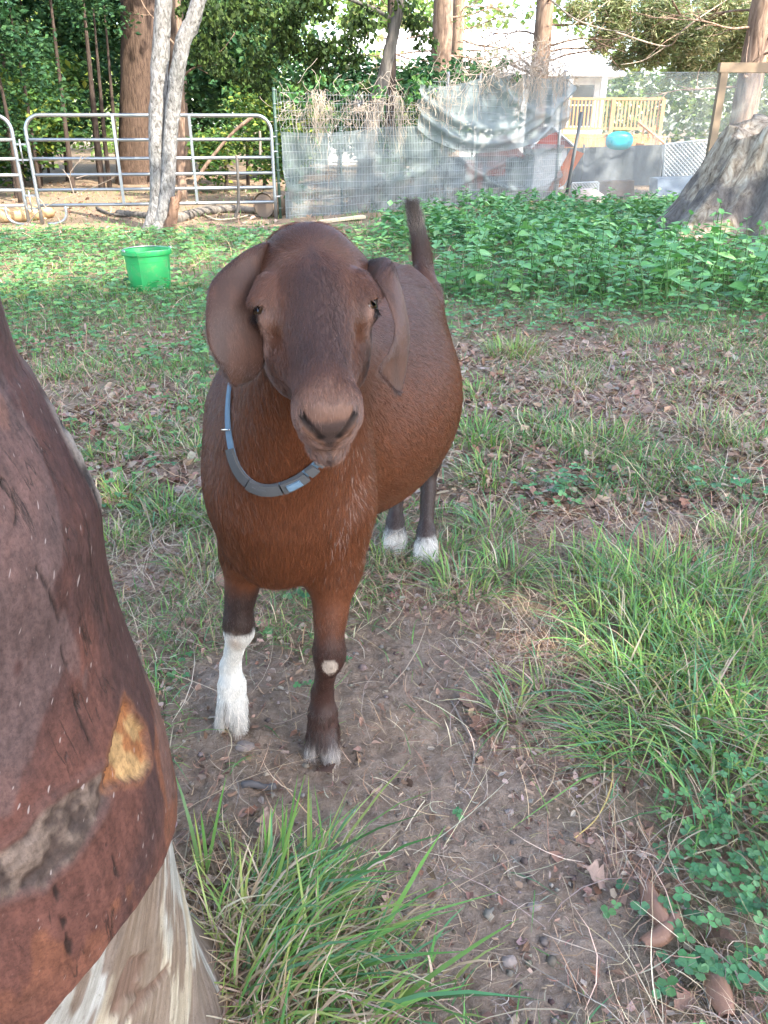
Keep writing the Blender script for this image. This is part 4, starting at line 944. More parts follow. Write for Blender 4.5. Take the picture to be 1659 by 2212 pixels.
def stone(px, py, r, label, sq=(1, .8, .55), mat=None, rz=0., name='stone', lift=.4):
    n = 9; th = np.linspace(0, np.pi, n); ph = np.linspace(0, 2 * np.pi, 14); q = np.stack((np.sin(th)[:, None] * np.cos(ph), np.sin(th)[:, None] * np.sin(ph), np.cos(th)[:, None] * np.ones(14)), -1)
    ns = vnoise((np.round(q, 5) * 1.0).reshape(-1, 3) + px * .37, 1.6).reshape(q.shape[:2]); ns[:, -1] = ns[:, 0]
    q = q * (r * (.72 + .55 * ns))[..., None] * np.array(sq); q = q @ rot_z(rz).T; p = gp(px, py); p[2] = ground_z(p[0], p[1]) + r * sq[2] * lift
    m = MB(); m.grid(q + p); return tag(m.build(name, mat or M_STONE, None, True, 35), label, 'stone')
stone(528, 1617, .017, 'flat pale stone on the dirt between the front hooves', (1.2, .9, .5))
stone(820, 1858, .010, 'small pinkish stone on the dirt near the picture middle')
stone(1100, 2075, .012, 'rounded grey stone in the lower dirt', (1, .85, .8))
stone(1155, 1955, .011, 'brown stone half sunk in the lower dirt')
stone(1100, 1755, .009, 'small grey stone beside a dry leaf below the twig')
# ---------------------------------------------------------------- foreground tree: red-brown bark over stripped pale wood
TREE = thing('cherry_tree', 'leaning foreground tree with smooth red-brown bark peeled away above pale bare wood', 'tree', (0, 0, 0))
_edge = [(480, 2212, .262), (455, 2080, .250), (428, 1955, .243), (402, 1860, .240), (384, 1760, .240), (371, 1660, .240), (342, 1550, .236), (300, 1440, .228), (255, 1320, .220), (224, 1200, .215), (206, 1075, .212), (140, 935, .200), (60, 790, .190), (0, 650, .180)]
TCY = .66
def _solve(px, py, r, cy):
    Yt = cy
    for _ in range(6):
        p = at(px, py, Yt); phi = math.atan2(p[0], Yt)
        cx = -1.0
        lo, hi = -2.5, .3
        for _k in range(50):
            cx = (lo + hi) / 2
            if math.atan2(cx, cy) + math.asin(min(.99, r / math.hypot(cx, cy))) > phi: hi = cx
            else: lo = cx
        dist = math.sqrt(max(1e-6, cx * cx + cy * cy - r * r)); Yt = dist * math.cos(phi)
    return (cx, cy, at(px, py, Yt)[2], r)
_axp = [_solve(px, py, r, TCY) for px, py, r in _edge]
_axp = [(_axp[0][0] - .005, TCY, -.12, .30)] + _axp
_l = np.array(_axp[-1]); _s = (_l - np.array(_axp[-4])) / 3
for k_, (dz, r) in enumerate(((.5, .172), (1.3, .16), (2.6, .15), (4.2, .13), (6.5, .10), (8.5, .05))): _axp.append((_l[0] + _s[0] / _s[2] * dz * (1 / (1 + dz * .55)), TCY + .10 * dz * .5, _l[2] + dz, r))
_axp = np.array(_axp); _o = np.argsort(_axp[:, 2]); _axp = _axp[_o]
def tr_axis(z):
    z = np.asarray(z, float); return [np.interp(z, _axs[:, 2], _axs[:, i]) for i in (0, 1, 3)]
_axs = smooth_path(_axp, 500); _axs = _axs[np.argsort(_axs[:, 2])]
for _ in range(12): _axs[1:-1] = (_axs[:-2] + 2 * _axs[1:-1] + _axs[2:]) / 4
VIS_A = math.radians(-52)                                    # the side turned to the yard
_fa = np.linspace(math.radians(-118), math.radians(28), 240); _ca = np.linspace(math.radians(28), math.radians(242), 56)[1:]
ANG = np.concatenate((_fa, _ca)); NA_ = len(ANG)             # last equals first + 360
def tr_point(a, z, off):
    x, y, r = tr_axis(z); r = r + off; return np.stack((x + r * np.cos(a), y + r * np.sin(a), z + 0 * a), -1)
_zz = np.concatenate((np.arange(-.10, 1.10, .0032), grow(1.1, 9.0, .01, 1.25, .4)))
A2, Z2 = np.meshgrid(ANG, _zz, indexing='xy')
_base = tr_point(A2, Z2, 0.)
_mb = MB(); _mb.grid(_base[:, ::3][::4]); _bm = _mb.mesh('probe'); 
from mathutils.bvhtree import BVHTree
_tb = BVHTree.FromPolygons([tuple(v.co) for v in _bm.vertices], [tuple(p.vertices) for p in _bm.polygons]); bpy.data.meshes.remove(_bm)
def tr_uv(px, py):
    """angle and height on the trunk of a feature"""
    h = _tb.ray_cast(Vector((0, 0, CAM_H)), Vector(ray(px, py)).normalized())[0]
    if h is None: return None
    x, y, r = tr_axis(h[2]); return np.array((math.atan2(h[1] - y, h[0] - x), h[2]))
def tr_poly(pts):
    P = [tr_uv(*p) for p in pts]; P = [p for p in P if p is not None]; return np.array(P).reshape(-1, 2) * (.235, 1.)
U2 = (A2 + np.pi) % (2 * np.pi) - np.pi; SU = np.stack((U2 * .235, Z2), -1)
def seg_dist(pl):
    d = np.full(A2.shape, 9.)
    for a, b in zip(pl[:-1], pl[1:]):
        ba = b - a; h = np.clip(((SU - a) @ ba) / (ba @ ba), 0, 1); d = np.minimum(d, np.linalg.norm(SU - a - h[..., None] * ba, axis=-1))
    return d
def poly_in(pl):
    ins = np.zeros(A2.shape, bool); n = len(pl)
    for i in range(n):
        (x0, y0), (x1, y1) = pl[i], pl[(i + 1) % n]
        if y0 == y1: continue
        c = ((SU[..., 1] < y0) != (SU[..., 1] < y1)) & (SU[..., 0] < (x1 - x0) * (SU[..., 1] - y0) / (y1 - y0) + x0); ins ^= c
    d = seg_dist(np.vstack((pl, pl[:1]))); return np.where(ins, -d, d)
_q3 = _base.reshape(-1, 3)
_uvn = np.stack((U2 * .235, Z2, 0 * Z2), -1).reshape(-1, 3)
def nz2(scale, sx=1., sy=1., rot=0., off=0., oct=3):
    c, s_ = math.cos(rot), math.sin(rot); q = _uvn.copy(); q[:, 0], q[:, 1] = (c * _uvn[:, 0] - s_ * _uvn[:, 1]) * sx, (s_ * _uvn[:, 0] + c * _uvn[:, 1]) * sy
    return fbm(q, scale, off, oct).reshape(A2.shape)
GRAIN = math.radians(-57)
wn = nz2(16, .16, 3.0, GRAIN, 5., 5)             # streaks along the spiral grain
wn2 = nz2(9, .35, 2.2, GRAIN, 15., 3)
# ---- bare wood core
woff = -.014 + .0065 * (wn2 - .5) + .0045 * (wn - .5) + .012 * (nz2(5, 1, 1, 0, 40.) - .5) + .05 * sstep(.10, -.06, Z2) * (.4 + .9 * nz2(6, 1.6, .6, 0, 3.))
wc = lerp((.46, .38, .28), (.58, .50, .38), sstep(.36, .64, wn)); wc = lerp(wc, (.46, .45, .42), sstep(.44, .60, wn2 + .3 * (wn - .5)) * .8)
wc = lerp(wc, (.22, .15, .11), sstep(.56, .60, nz2(9, .5, 2.0, GRAIN, 61., 6)) * .85)
_brk = [tr_poly(p) for p in ([(300, 2080), (345, 2065), (320, 2130), (330, 2160), (290, 2170), (272, 2212), (255, 2212), (280, 2130)], [(330, 2150), (385, 2085), (392, 2095), (340, 2170), (300, 2212), (290, 2212)])]
for pl in _brk:
    if len(pl) > 3:
        d = poly_in(pl) + .012 * (wn - .5); mk = sstep(.004, -.004, d); woff = woff - .006 * mk; wc = lerp(wc, (.20, .125, .09), mk)
wc = wc * (.82 + .36 * nz2(60, 1, 1, 0, 8.))[..., None]
wrows = _zz < 1.0
m = MB(); m.grid(tr_point(A2[wrows], Z2[wrows], woff[wrows]), wc[wrows] * .72)
k = Nodes('bare_wood'); v = k.coord()
_cs = k.n('CombineXYZ'); k.set(_cs, 0, k.math('MULTIPLY', k.attr('along', 'Fac'), 7.)); k.set(_cs, 1, k.math('MULTIPLY', k.attr('across', 'Fac'), 95.)); _f = k.noise(1., 6, .7, _cs.outputs[0])
_fr = k.ramp(_f, [(.36, 0), (.60, 1)]); _wc = k.mix(_fr, k.mix(1., k.attr('col'), (.70, .66, .60), 'MULTIPLY'), k.mix(1., k.attr('col'), (1.12, 1.12, 1.12), 'MULTIPLY'))
_ck = k.ramp(k.math('ABSOLUTE', k.math('SUBTRACT', _f, .47)), [(.0, 1), (.006, 0)]); _wc = k.mix(k.math('MULTIPLY', _ck, k.ramp(k.noise(9, 2, .5, v), [(.48, 0), (.6, .8)])), _wc, (.07, .048, .036))
_wc = k.mix(k.ramp(k.noise(60, 4, .7, v), [(.58, 0), (.68, .6)]), _wc, (.12, .085, .065))
M_BARE = k.done(k.bsdf(_wc, .8, 0, .2, k.bump(k.math('ADD', _f, k.math('MULTIPLY', k.noise(140, 4, .7, v), .5)), .9, .005)))
_bw = m.build('bare_wood', M_BARE, TREE)
_gw = math.radians(57); _uu, _vv = U2[wrows].ravel() * .235, Z2[wrows].ravel()
for nm, val in (('along', math.cos(_gw) * _uu + math.sin(_gw) * _vv), ('across', -math.sin(_gw) * _uu + math.cos(_gw) * _vv)):
    _at = _bw.data.attributes.new(nm, 'FLOAT', 'POINT'); _at.data.foreach_set('value', np.asarray(val, np.float32))
# ---- bark sheet above the torn lower edge
_bp = [(380, 1752), (360, 1840), (310, 1925), (260, 2000), (180, 2105), (85, 2212)]
_bl = np.array([q_ for q_ in (tr_uv(*p) for p in _bp) if q_ is not None]); _bl = _bl[np.argsort(_bl[:, 0])]
_ba = np.concatenate(([-math.pi], [_bl[0, 0] - .9], _bl[:, 0], [_bl[-1, 0] + .5, 1.6, math.pi])); _bz = np.concatenate(([.02], [-.08], _bl[:, 1], [_bl[-1, 1] + .09, .35, .02]))
ZB = np.interp((ANG + np.pi) % (2 * np.pi) - np.pi, _ba, _bz) + .010 * (np.interp(ANG, ANG, wn[len(_zz) // 8]) - .5)
coff = .002 + .010 * (nz2(4, 1, 1, 0, 21.) - .5) + .0022 * (nz2(26, 1, 1, 0, 2.) - .5) + .0012 * (nz2(70, .5, 2, GRAIN, 3.) - .5)
n_a, n_b, n_c = nz2(7, .8, 1.4, GRAIN, 11., 5), nz2(5.5, .8, 1.3, -1.2, 91., 6), nz2(40, 1, 1, 0, 71.)
drip = .16 * (nz2(30, 1.6, .16, 0, 207., 4) - .5); n_b = n_b + drip; n_a = n_a + drip
bc = lerp((.082, .041, .036), (.140, .058, .043), sstep(.40, .60, n_a))
bc = lerp(bc, (.235, .092, .050), sstep(.54, .57, n_b + .10 * (n_a - .5)) * .85 * sstep(.30, .5, Z2))
bc = lerp(bc, (.150, .105, .098), sstep(.53, .57, nz2(6, .7, 1.6, GRAIN, 133., 5) + drip) * .5)
for pts in ([(0, 1039), (34, 1095), (30, 1155), (49, 1230)], [(71, 1219), (101, 1275), (124, 1342), (128, 1399), (146, 1455)], [(115, 1910), (125, 1960), (150, 2060)], [(225, 1820), (252, 1890)], [(135, 1045), (160, 1090)], [(40, 780), (70, 845), (88, 880)], [(150, 1460), (165, 1540), (190, 1600)]):
    pl = tr_poly(pts)
    if len(pl) < 2: continue
    d = seg_dist(smooth_path(pl, 14)) + .007 * (nz2(85, 1, .7, 0, 171., 2) - .5); mk = sstep(.0019, .0007, d) * sstep(.30, .5, nz2(14, 1, 1, 0, 99.) + .1); coff = coff - .0022 * mk; bc = lerp(bc, (.022, .014, .012), mk * .85)
_sc = tr_poly([(222, 1655), (232, 1700), (215, 1760), (165, 1830), (118, 1885), (98, 1915), (40, 1932), (0, 1945), (-30, 1950), (-30, 1840), (0, 1835), (45, 1800), (80, 1745), (130, 1715), (170, 1690)])
if len(_sc) > 3:
    d = poly_in(_sc) + .010 * (nz2(30, 1, 1, 0, 7.) - .5); mk = sstep(.003, -.004, d); rim = np.exp(-((d - .004) / .006) ** 2); rg = nz2(38, 1.2, 1, .4, 19., 4)
    rg2 = nz2(95, 1, 1, 0, 49., 3); coff = coff + .0016 * rim + mk * (-.001 + .012 * (rg - .5) + .006 * (rg2 - .5)); bc = lerp(bc, lerp((.075, .050, .040), (.20, .145, .112), sstep(.38, .62, .4 * rg + .6 * rg2)), mk); bc = lerp(bc, (.12, .07, .06), rim * .4)
_wd = tr_poly([(262, 1507), (285, 1545), (310, 1578), (321, 1650), (300, 1682), (262, 1685), (228, 1697), (225, 1660), (240, 1595)])
if len(_wd) > 3:
    d = poly_in(_wd) + .007 * (nz2(70, 1, 1, 0, 7.) - .5); mk = sstep(.0015, -.0015, d); inn = nz2(26, 1, 1, 0, 47., 3) 
    coff = coff - mk * (.007 + .002 * inn); cw = lerp((.52, .32, .14), (.37, .15, .058), sstep(.435, .495, inn + 6 * np.clip(-d, 0, .03) - .05)); bc = lerp(bc, cw * (.75 + .5 * n_c)[..., None], mk)
    bc = lerp(bc, (.24, .10, .05), np.exp(-((d - .004) / .003) ** 2) * .7)
for pts in ([(130, 905), (160, 965), (190, 1010), (208, 1060)],):
    pl = np.array([tr_uv(px - 8, py) * (.235, 1.) for px, py in pts if tr_uv(px - 8, py) is not None])
    if len(pl) > 1:
        d = seg_dist(pl); rg = nz2(55, 1, 1, 0, 29., 4); mk = sstep(.030, .010, d + .02 * (rg - .5)); coff = coff + mk * (.001 + .014 * (rg - .45)); bc = lerp(bc, lerp((.05, .04, .037), (.36, .31, .27), sstep(.35, .65, rg)), mk)
bc = bc * (.85 + .3 * n_c)[..., None]
# resample columns so that each starts at the torn edge
NR = len(_zz); rows = np.linspace(0, 1, NR) ; ztop = 8.5
Gb = np.zeros((NR + 1, NA_, 3)); Cb = np.zeros_like(Gb)
zsel = np.maximum(_zz[:, None], ZB[None])                        # collapses the lower rows onto the edge
oi_ = (zsel <= ZB[None] + 1e-6)
for j in range(NA_):
    zc = zsel[:, j]; o = np.interp(zc, _zz, coff[:, j]); Gb[1:, j] = tr_point(np.full(NR, ANG[j]), zc, o)
    for c in range(3): Cb[1:, j, c] = np.interp(zc, _zz, bc[:, j, c])
    Gb[0, j] = tr_point(np.array([ANG[j]]), np.array([ZB[j]]), np.interp(ZB[j], _zz, woff[:, j]) - .002)[0]; Cb[0, j] = Cb[1, j] * .5
first = np.maximum(0, (_zz <= ZB.min()).sum() - 1); keep = np.concatenate(([0], np.arange(first, NR) + 1))
m = MB(); m.grid(Gb[keep], Cb[keep] * .66); _uj = (ANG + np.pi) % (2 * np.pi) - np.pi; _ug = np.broadcast_to(_uj * .235, Gb.shape[:2])[keep].ravel(); _vg = Gb[keep][..., 2].ravel(); _ga = math.radians(58)
k = Nodes('cherry_bark'); v = k.coord((1, 1, 1))
_cx = k.n('CombineXYZ'); k.set(_cx, 0, k.math('MULTIPLY', k.attr('along', 'Fac'), 62.)); k.set(_cx, 1, k.math('MULTIPLY', k.attr('across', 'Fac'), 230.))
_fl = k.noise(1.0, 1, .4, _cx.outputs[0]); _fk = k.ramp(_fl, [(.725, 0), (.77, 1)])
_f = k.noise(90, 5, .7, v); _cs = k.n('CombineXYZ'); k.set(_cs, 0, k.math('MULTIPLY', k.attr('around', 'Fac'), 110.)); k.set(_cs, 1, k.math('MULTIPLY', k.attr('height', 'Fac'), 20.)); _st = k.noise(1., 5, .7, _cs.outputs[0]); _f = k.math('ADD', k.math('MULTIPLY', _f, .5), k.math('MULTIPLY', _st, .5))
_c = k.attr('col'); _fr = k.ramp(_f, [(.36, 0), (.62, 1)]); _c = k.mix(_fr, k.mix(1., _c, (.60, .58, .58), 'MULTIPLY'), k.mix(1., _c, (1.34, 1.30, 1.28), 'MULTIPLY'))
_c = k.mix(k.ramp(k.noise(230, 3, .7, v), [(.40, .45), (.52, 0)]), _c, k.mix(1., _c, (.5, .48, .47), 'MULTIPLY'))
_c = k.mix(k.math('MULTIPLY', _fk, .75), _c, (.30, .24, .22))
_cv = k.n('CombineXYZ'); k.set(_cv, 0, k.math('MULTIPLY', k.attr('around', 'Fac'), 26.)); k.set(_cv, 1, k.math('MULTIPLY', k.attr('height', 'Fac'), 4.5))
_cr = k.ramp(k.math('ABSOLUTE', k.math('SUBTRACT', k.noise(1., 5, .55, _cv.outputs[0]), .5)), [(.0, 1), (.012, 0)]); _gt = k.ramp(k.noise(7, 2, .5, v), [(.52, 0), (.58, 1)]); _cr = k.math('MULTIPLY', _cr, _gt)
_c = k.mix(k.math('MULTIPLY', _cr, .8), _c, (.02, .012, .010)); _f = k.math('SUBTRACT', _f, k.math('MULTIPLY', _cr, .8))
M_CHERRY = k.done(k.bsdf(_c, k.ramp(_f, [(.3, .55), (.7, .75)]), 0, .22, k.bump(_f, .4, .004)))
_bk = m.build('bark', M_CHERRY, TREE)
for nm, val in (('around', _ug), ('height', _vg), ('along', math.cos(_ga) * _ug + math.sin(_ga) * _vg), ('across', -math.sin(_ga) * _ug + math.cos(_ga) * _vg)):
    _at = _bk.data.attributes.new(nm, 'FLOAT', 'POINT'); _at.data.foreach_set('value', np.asarray(val, np.float32))
# ---------------------------------------------------------------- trees and shrubs
def bark_mat(name, c0, c1, scale=8., bump=.5, st=.16):
    k = Nodes(name); v = k.coord((1, 1, st)); a = k.noise(scale * 2.2, 6, .68, v, .6); b = k.noise(scale * .5, 3, .6, k.coord((1, 1, .4)))
    c = k.ramp(a, [(.34, c0), (.62, c1)]); c = k.mix(k.ramp(b, [(.45, 0), (.65, .55)]), c, k.mix(1., c, (.6, .62, .6), 'MULTIPLY'))
    return k.done(k.bsdf(c, .88, 0, .15, k.bump(a, bump, .03)))
M_BARK = bark_mat('bark_brown', (.045, .030, .023), (.135, .090, .067), 12., .8)
M_BARK_DK = bark_mat('bark_dark', (.030, .022, .018), (.085, .062, .050))
M_BARK_GREY = bark_mat('bark_grey', (.085, .075, .066), (.21, .185, .16))
M_BARK_PINE = bark_mat('bark_pine', (.12, .075, .055), (.36, .25, .18), 6.)
M_DEAD = bark_mat('weathered_wood', (.075, .066, .060), (.34, .325, .31), 13., .9, .5)
M_LEAF_FAR = leafy('leaf_shade', .22, .65, .12)
M_NEEDLE = leafy('needle_green', .15, .5)
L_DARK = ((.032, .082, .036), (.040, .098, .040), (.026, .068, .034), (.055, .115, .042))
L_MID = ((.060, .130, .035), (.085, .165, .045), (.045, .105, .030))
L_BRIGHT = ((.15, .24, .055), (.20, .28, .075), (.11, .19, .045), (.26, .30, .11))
def leaf_cloud(centres, radii, n, size, cols, flat=.6, aspect=.55, hang=.3, shell=.35, plain=False):
    centres = np.asarray(centres, float); radii = np.broadcast_to(np.asarray(radii, float), (len(centres),))
    w = radii ** 2; i = rng.choice(len(centres), n, p=w / w.sum()); d = rand_dirs(n)
    P = centres[i] + d * (radii[i] * (shell + (1 - shell) * rng.random(n)) ** 1.0)[:, None] * np.array((1, 1, .8))
    D = rand_dirs(n); D[:, 2] = D[:, 2] * .4 - hang; N = rand_dirs(n) * .8; N[:, 2] += flat
    L = size * rng.uniform(.6, 1.25, n)
    V, Q, c = leaf_mesh(P, D, N, L, L * aspect, .12, pal(cols, n, .2), -.03)
    if not plain: return V, Q, c
    V = V.reshape(n, 5, 3)[:, [0, 1, 4, 3]].reshape(-1, 3); return V, (np.arange(n) * 4)[:, None] + np.array((0, 3, 2, 1)), c.reshape(n, 5, 3)[:, :4].reshape(-1, 3)
def limb(m, p, d, length, r, n=7, wob=.12, up=.1):
    P = [np.asarray(p, float)]; d = unit(d)
    for k_ in range(n): d = unit(d + rng.normal(0, wob, 3) + np.array((0, 0, up * .3))); P.append(P[-1] + d * length / n)
    m.tube(P, np.linspace(r, r * .25, n + 1), 7, jit=.04); return np.array(P)
def tree(name, label, cat, trunk, mat, crown=None, cols=L_DARK, n=3000, size=.1, limbs=(), group=None, seg=14, leafmat=None, flat=.6, aspect=.55, hang=.3, shell=.35, trunk_name='trunk', jit=.035):
    """trunk: rows x, y, z, radius; crown: rows x, y, z, radius; limbs: (start, dir, length, radius)"""
    T = np.asarray(trunk, float); b = T[0, :3]; o = thing(name, label, cat, b, 0, group)
    m = MB(); S = smooth_path(T, max(10, len(T) * 7)); m.tube(S[:, :3] - b, S[:, 3], seg, jit=jit); m.build(trunk_name, mat, o)
    for l in limbs:
        m = MB(); P = limb(m, np.asarray(l[0]) - b, l[1], l[2], l[3])
        for _ in range(l[4] if len(l) > 4 else 3):
            j = random.randrange(2, len(P)); limb(m, P[j], unit(P[j] - P[j - 1]) + rng.normal(0, .6, 3), l[2] * random.uniform(.25, .5), l[3] * .4, 5)
        m.build('limb', mat, o)
    if crown is not None:
        cr = np.asarray(crown, float); V, Q, c = leaf_cloud(cr[:, :3] - b, cr[:, 3], n, size, cols, flat, aspect, hang, shell, size > .2 or aspect < .2)
        link('crown', new_mesh('crown', V, Q, False, c), leafmat or M_LEAF_FAR, o)
    return o
def ball(x, y, z, r, n=7, s=.55):
    """clump centres inside one crown volume"""
    d = rand_dirs(n) * (rng.random((n, 1)) ** .4) * r * .75; return [(x + q[0], y + q[1], z + q[2] * .8, r * s * random.uniform(.7, 1.2)) for q in d]
# crowns overhead: the cherry's own, and the trees whose shade falls over the yard
_top = _axs[-1]; m = MB(); P0 = np.array([np.interp(2.6, _axs[:, 2], _axs[:, i]) for i in range(3)])
for a in np.linspace(0, 6.283, 7)[:-1]: limb(m, P0 + (0, 0, random.uniform(0, 3.2)), (math.cos(a), math.sin(a), .75), random.uniform(3.2, 4.6), .07)
m.build('limb', M_BARK_DK, TREE)
_cr = sum([ball(x, y, z, 2.2) for x, y, z in ((-1.2, .6, 8.2), (1.6, -.6, 8.0), (-3.6, 1.2, 7.6), (0., 3.4, 8.6), (2.4, 2.6, 8.8), (-1.6, -2.6, 7.6), (.8, -3.4, 8.2))], [])
V, Q, c = leaf_cloud(np.array(_cr)[:, :3], np.array(_cr)[:, 3], 2600, .24, L_MID, .8, plain=True); link('crown', new_mesh('crown', V, Q, False, c), M_LEAF, TREE)
for i, (x, y, h, rr, lab) in enumerate(((-6.6, 11.0, 11.5, 5.0, 'unseen oak added at the left edge of the yard, its crown shading the wood behind the panels'), (6.6, -3.0, 10.5, 4.0, 'broad oak outside the picture on the right, shading the yard'), (8.8, 3.4, 11, 4.2, 'tall oak to the right of the broken stump, its crown above the picture'), (3.2, -6.4, 11, 4.0, 'oak standing behind the camera whose crown shades the goat'), (-5.4, -1.2, 10, 3.6, 'oak behind the cherry tree at the left, outside the picture'), (8.6, 9.5, 11, 4.4, 'unseen tall oak added beyond the broken stump at the right to shade the netting'), (-7.6, 8.2, 10.5, 4.2, 'unseen oak added on the left to shade the panels and the wood'))):
    tree('oak_tree', lab, 'tree', [(x, y, -.1, .34), (x + .05, y, 2, .27), (x - .1, y + .1, 5, .22), (x, y, h, .09)], M_BARK_DK, sum([ball(x + a, y + b, h - 1.5 + c, rr * .62) for a, b, c in ((0, 0, 1.2), (rr * .6, 0, 0), (-rr * .6, .4, 0), (.3, rr * .6, .2), (-.2, -rr * .6, 0), (-rr * .45, rr * .5, -.6))], []), L_MID, 11000 if x < 8 else 4200, .36, [((x, y, h * .5), (math.cos(a), math.sin(a), .7), rr, .08) for a in (0, 1.5, 3.1, 4.6)], flat=.8)  # oaks by the panels and beyond the stump are unseen, added for shade
# the wood behind the panels
BX, BY = -5.52, 19.7
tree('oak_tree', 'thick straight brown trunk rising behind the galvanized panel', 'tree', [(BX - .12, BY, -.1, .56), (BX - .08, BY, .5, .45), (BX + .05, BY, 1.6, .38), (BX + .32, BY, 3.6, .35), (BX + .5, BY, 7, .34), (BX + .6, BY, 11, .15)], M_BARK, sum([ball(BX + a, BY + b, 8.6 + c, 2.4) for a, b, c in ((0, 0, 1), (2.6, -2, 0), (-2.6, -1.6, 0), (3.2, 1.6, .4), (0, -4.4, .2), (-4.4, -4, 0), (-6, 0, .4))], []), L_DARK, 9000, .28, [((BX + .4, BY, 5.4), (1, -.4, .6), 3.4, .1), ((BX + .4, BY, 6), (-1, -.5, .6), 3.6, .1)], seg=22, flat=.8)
tree('maple_tree', 'slim dark trunk standing just behind the fork of the dead tree', 'tree', [(-5.25, 22, -.1, .30), (-5.1, 22, 2, .24), (-4.9, 22, 5, .2), (-4.8, 22, 9, .08)], M_BARK_DK, sum([ball(-4.9 + a, 21.6 + b, 7.6, 1.9) for a, b in ((0, 0), (2.2, 0), (-2, 1))], []), L_DARK, 3500, .24)
tree('sapling', 'thin pale brown sapling behind the right half of the panel', 'tree', [(-3.62, 15.2, -.05, .09), (-3.58, 15.2, .6, .075), (-3.47, 15.2, 1.6, .062), (-3.38, 15.2, 2.8, .05), (-3.3, 15.2, 4.6, .03)], M_BARK_PINE, sum([ball(-3.3, 15.3, 4.4, 1.0)], []), L_MID, 700, .12, [((-3.45, 15.2, 1.9), (.7, 0, .5), 1.2, .02), ((-3.42, 15.2, 2.3), (-.6, .2, .7), 1.0, .02)])
for i, (px, by, Y, r, h) in enumerate(((205, 395, 17.5, .07, 3.6), (222, 392, 17.8, .05, 3.2), (246, 380, 19, .05, 3.4), (140, 250, 16.4, .05, 4), (30, 250, 18, .07, 5))):
    p = at(px, 300, Y); tree('thin_tree', ['slim dark stem behind the panel, left one of a close pair', 'slim dark stem behind the panel, right one of a close pair', 'very thin stem close to the thick brown trunk', 'thin dark stem rising out of the leaves above the panel latch', 'thin dark stem at the left picture edge among dark leaves'][i], 'tree', [(p[0], Y, -.05, r), (p[0] + .05, Y, 1.2, r * .8), (p[0] + .14, Y + .1, h, r * .3)], M_BARK_DK, ball(p[0] + .1, Y, h, .9, 5), L_DARK, 500, .11)
# dark leafy understory: each shrub a thing
_sh = [(-7.4, 18.4, 1.2, 1.9), (-9.6, 20, 1.4, 2.2), (-12, 22, 4, 3), (-8, 24, 3.2, 3.0), (-5.6, 27, 3.4, 3.2), (-10, 26, 6.5, 3.4), (-6, 22.5, 6.2, 2.2), (-3.6, 24, 4.6, 2.0), (-11.5, 15.8, 4.6, 1.8), (-8.2, 14.2, 2.2, 1.2), (-9.4, 14.2, .9, 1.2), (-6.2, 14.4, 2.6, .9), (-8.6, 14.6, 1.3, 1.3), (-6.6, 15.2, 1.6, 1.25), (-8.0, 15.4, 3.3, 1.7), (-5.4, 16.0, 2.9, 1.35), (-10.2, 15.5, 2.4, 1.8), (-9.6, 17.5, 4.2, 2.1), (-6.8, 16.8, 4.0, 1.7), (-4.3, 16.6, 1.0, .95), (-4.4, 18.0, 3.4, 1.4), (-3.1, 16.6, .75, .75), (-2.4, 17.0, 1.2, .95), (-3.0, 18.8, 2.4, 1.3), (-7.6, 20.5, 2.0, 1.9), (-10.8, 21.0, 2.8, 2.3), (-8.8, 22.5, 5.2, 2.4), (-4.9, 23.5, 2.0, 1.9), (-6.4, 25, 4.8, 2.5), (-2.2, 21.0, 1.2, 1.3), (-12.4, 18.0, 3.0, 2.2), (-1.7, 14.6, .7, .55)]
_sh += [(-.4, 18.5, 1.3, 1.2), (.9, 20.5, 1.5, 1.3), (2.3, 23.0, 1.7, 1.4), (-1.2, 22.5, 2.0, 1.5), (.2, 25.5, 1.8, 1.5), (.6, 16.8, .9, .8)]  # dark shrubs added behind the netting, in place of shade over the walls
_lb = ['dark green leafy shrub in the wood, its foliage merging with its neighbours', 'low shrub with yellow-green leaves seen through the panel rails']
_sh = [q for q in _sh if not (q[1] < 19.6 and abs(CX + F_PX * q[0] / (.9 * q[1] + .5) - 297) < 38 + .62 * F_PX * q[3] / (.9 * q[1] + .5))]
for i, (x, y, z, r) in enumerate(_sh):
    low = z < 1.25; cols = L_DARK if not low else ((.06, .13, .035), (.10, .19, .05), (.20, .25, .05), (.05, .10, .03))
    tree('shrub', _lb[1] if low else _lb[0], 'shrub', [(x, y, -.05, .04), (x + .05, y, z * .5, .03), (x, y, z, .012)], M_BARK_DK, ball(x, y, z, r, 9, .5), cols, int(1900 * r), .11 if y < 18 else .19, group='low yellow-green shrubs behind the panel' if low else 'shrubs of the dark wood', seg=7, trunk_name='stem', hang=.15)
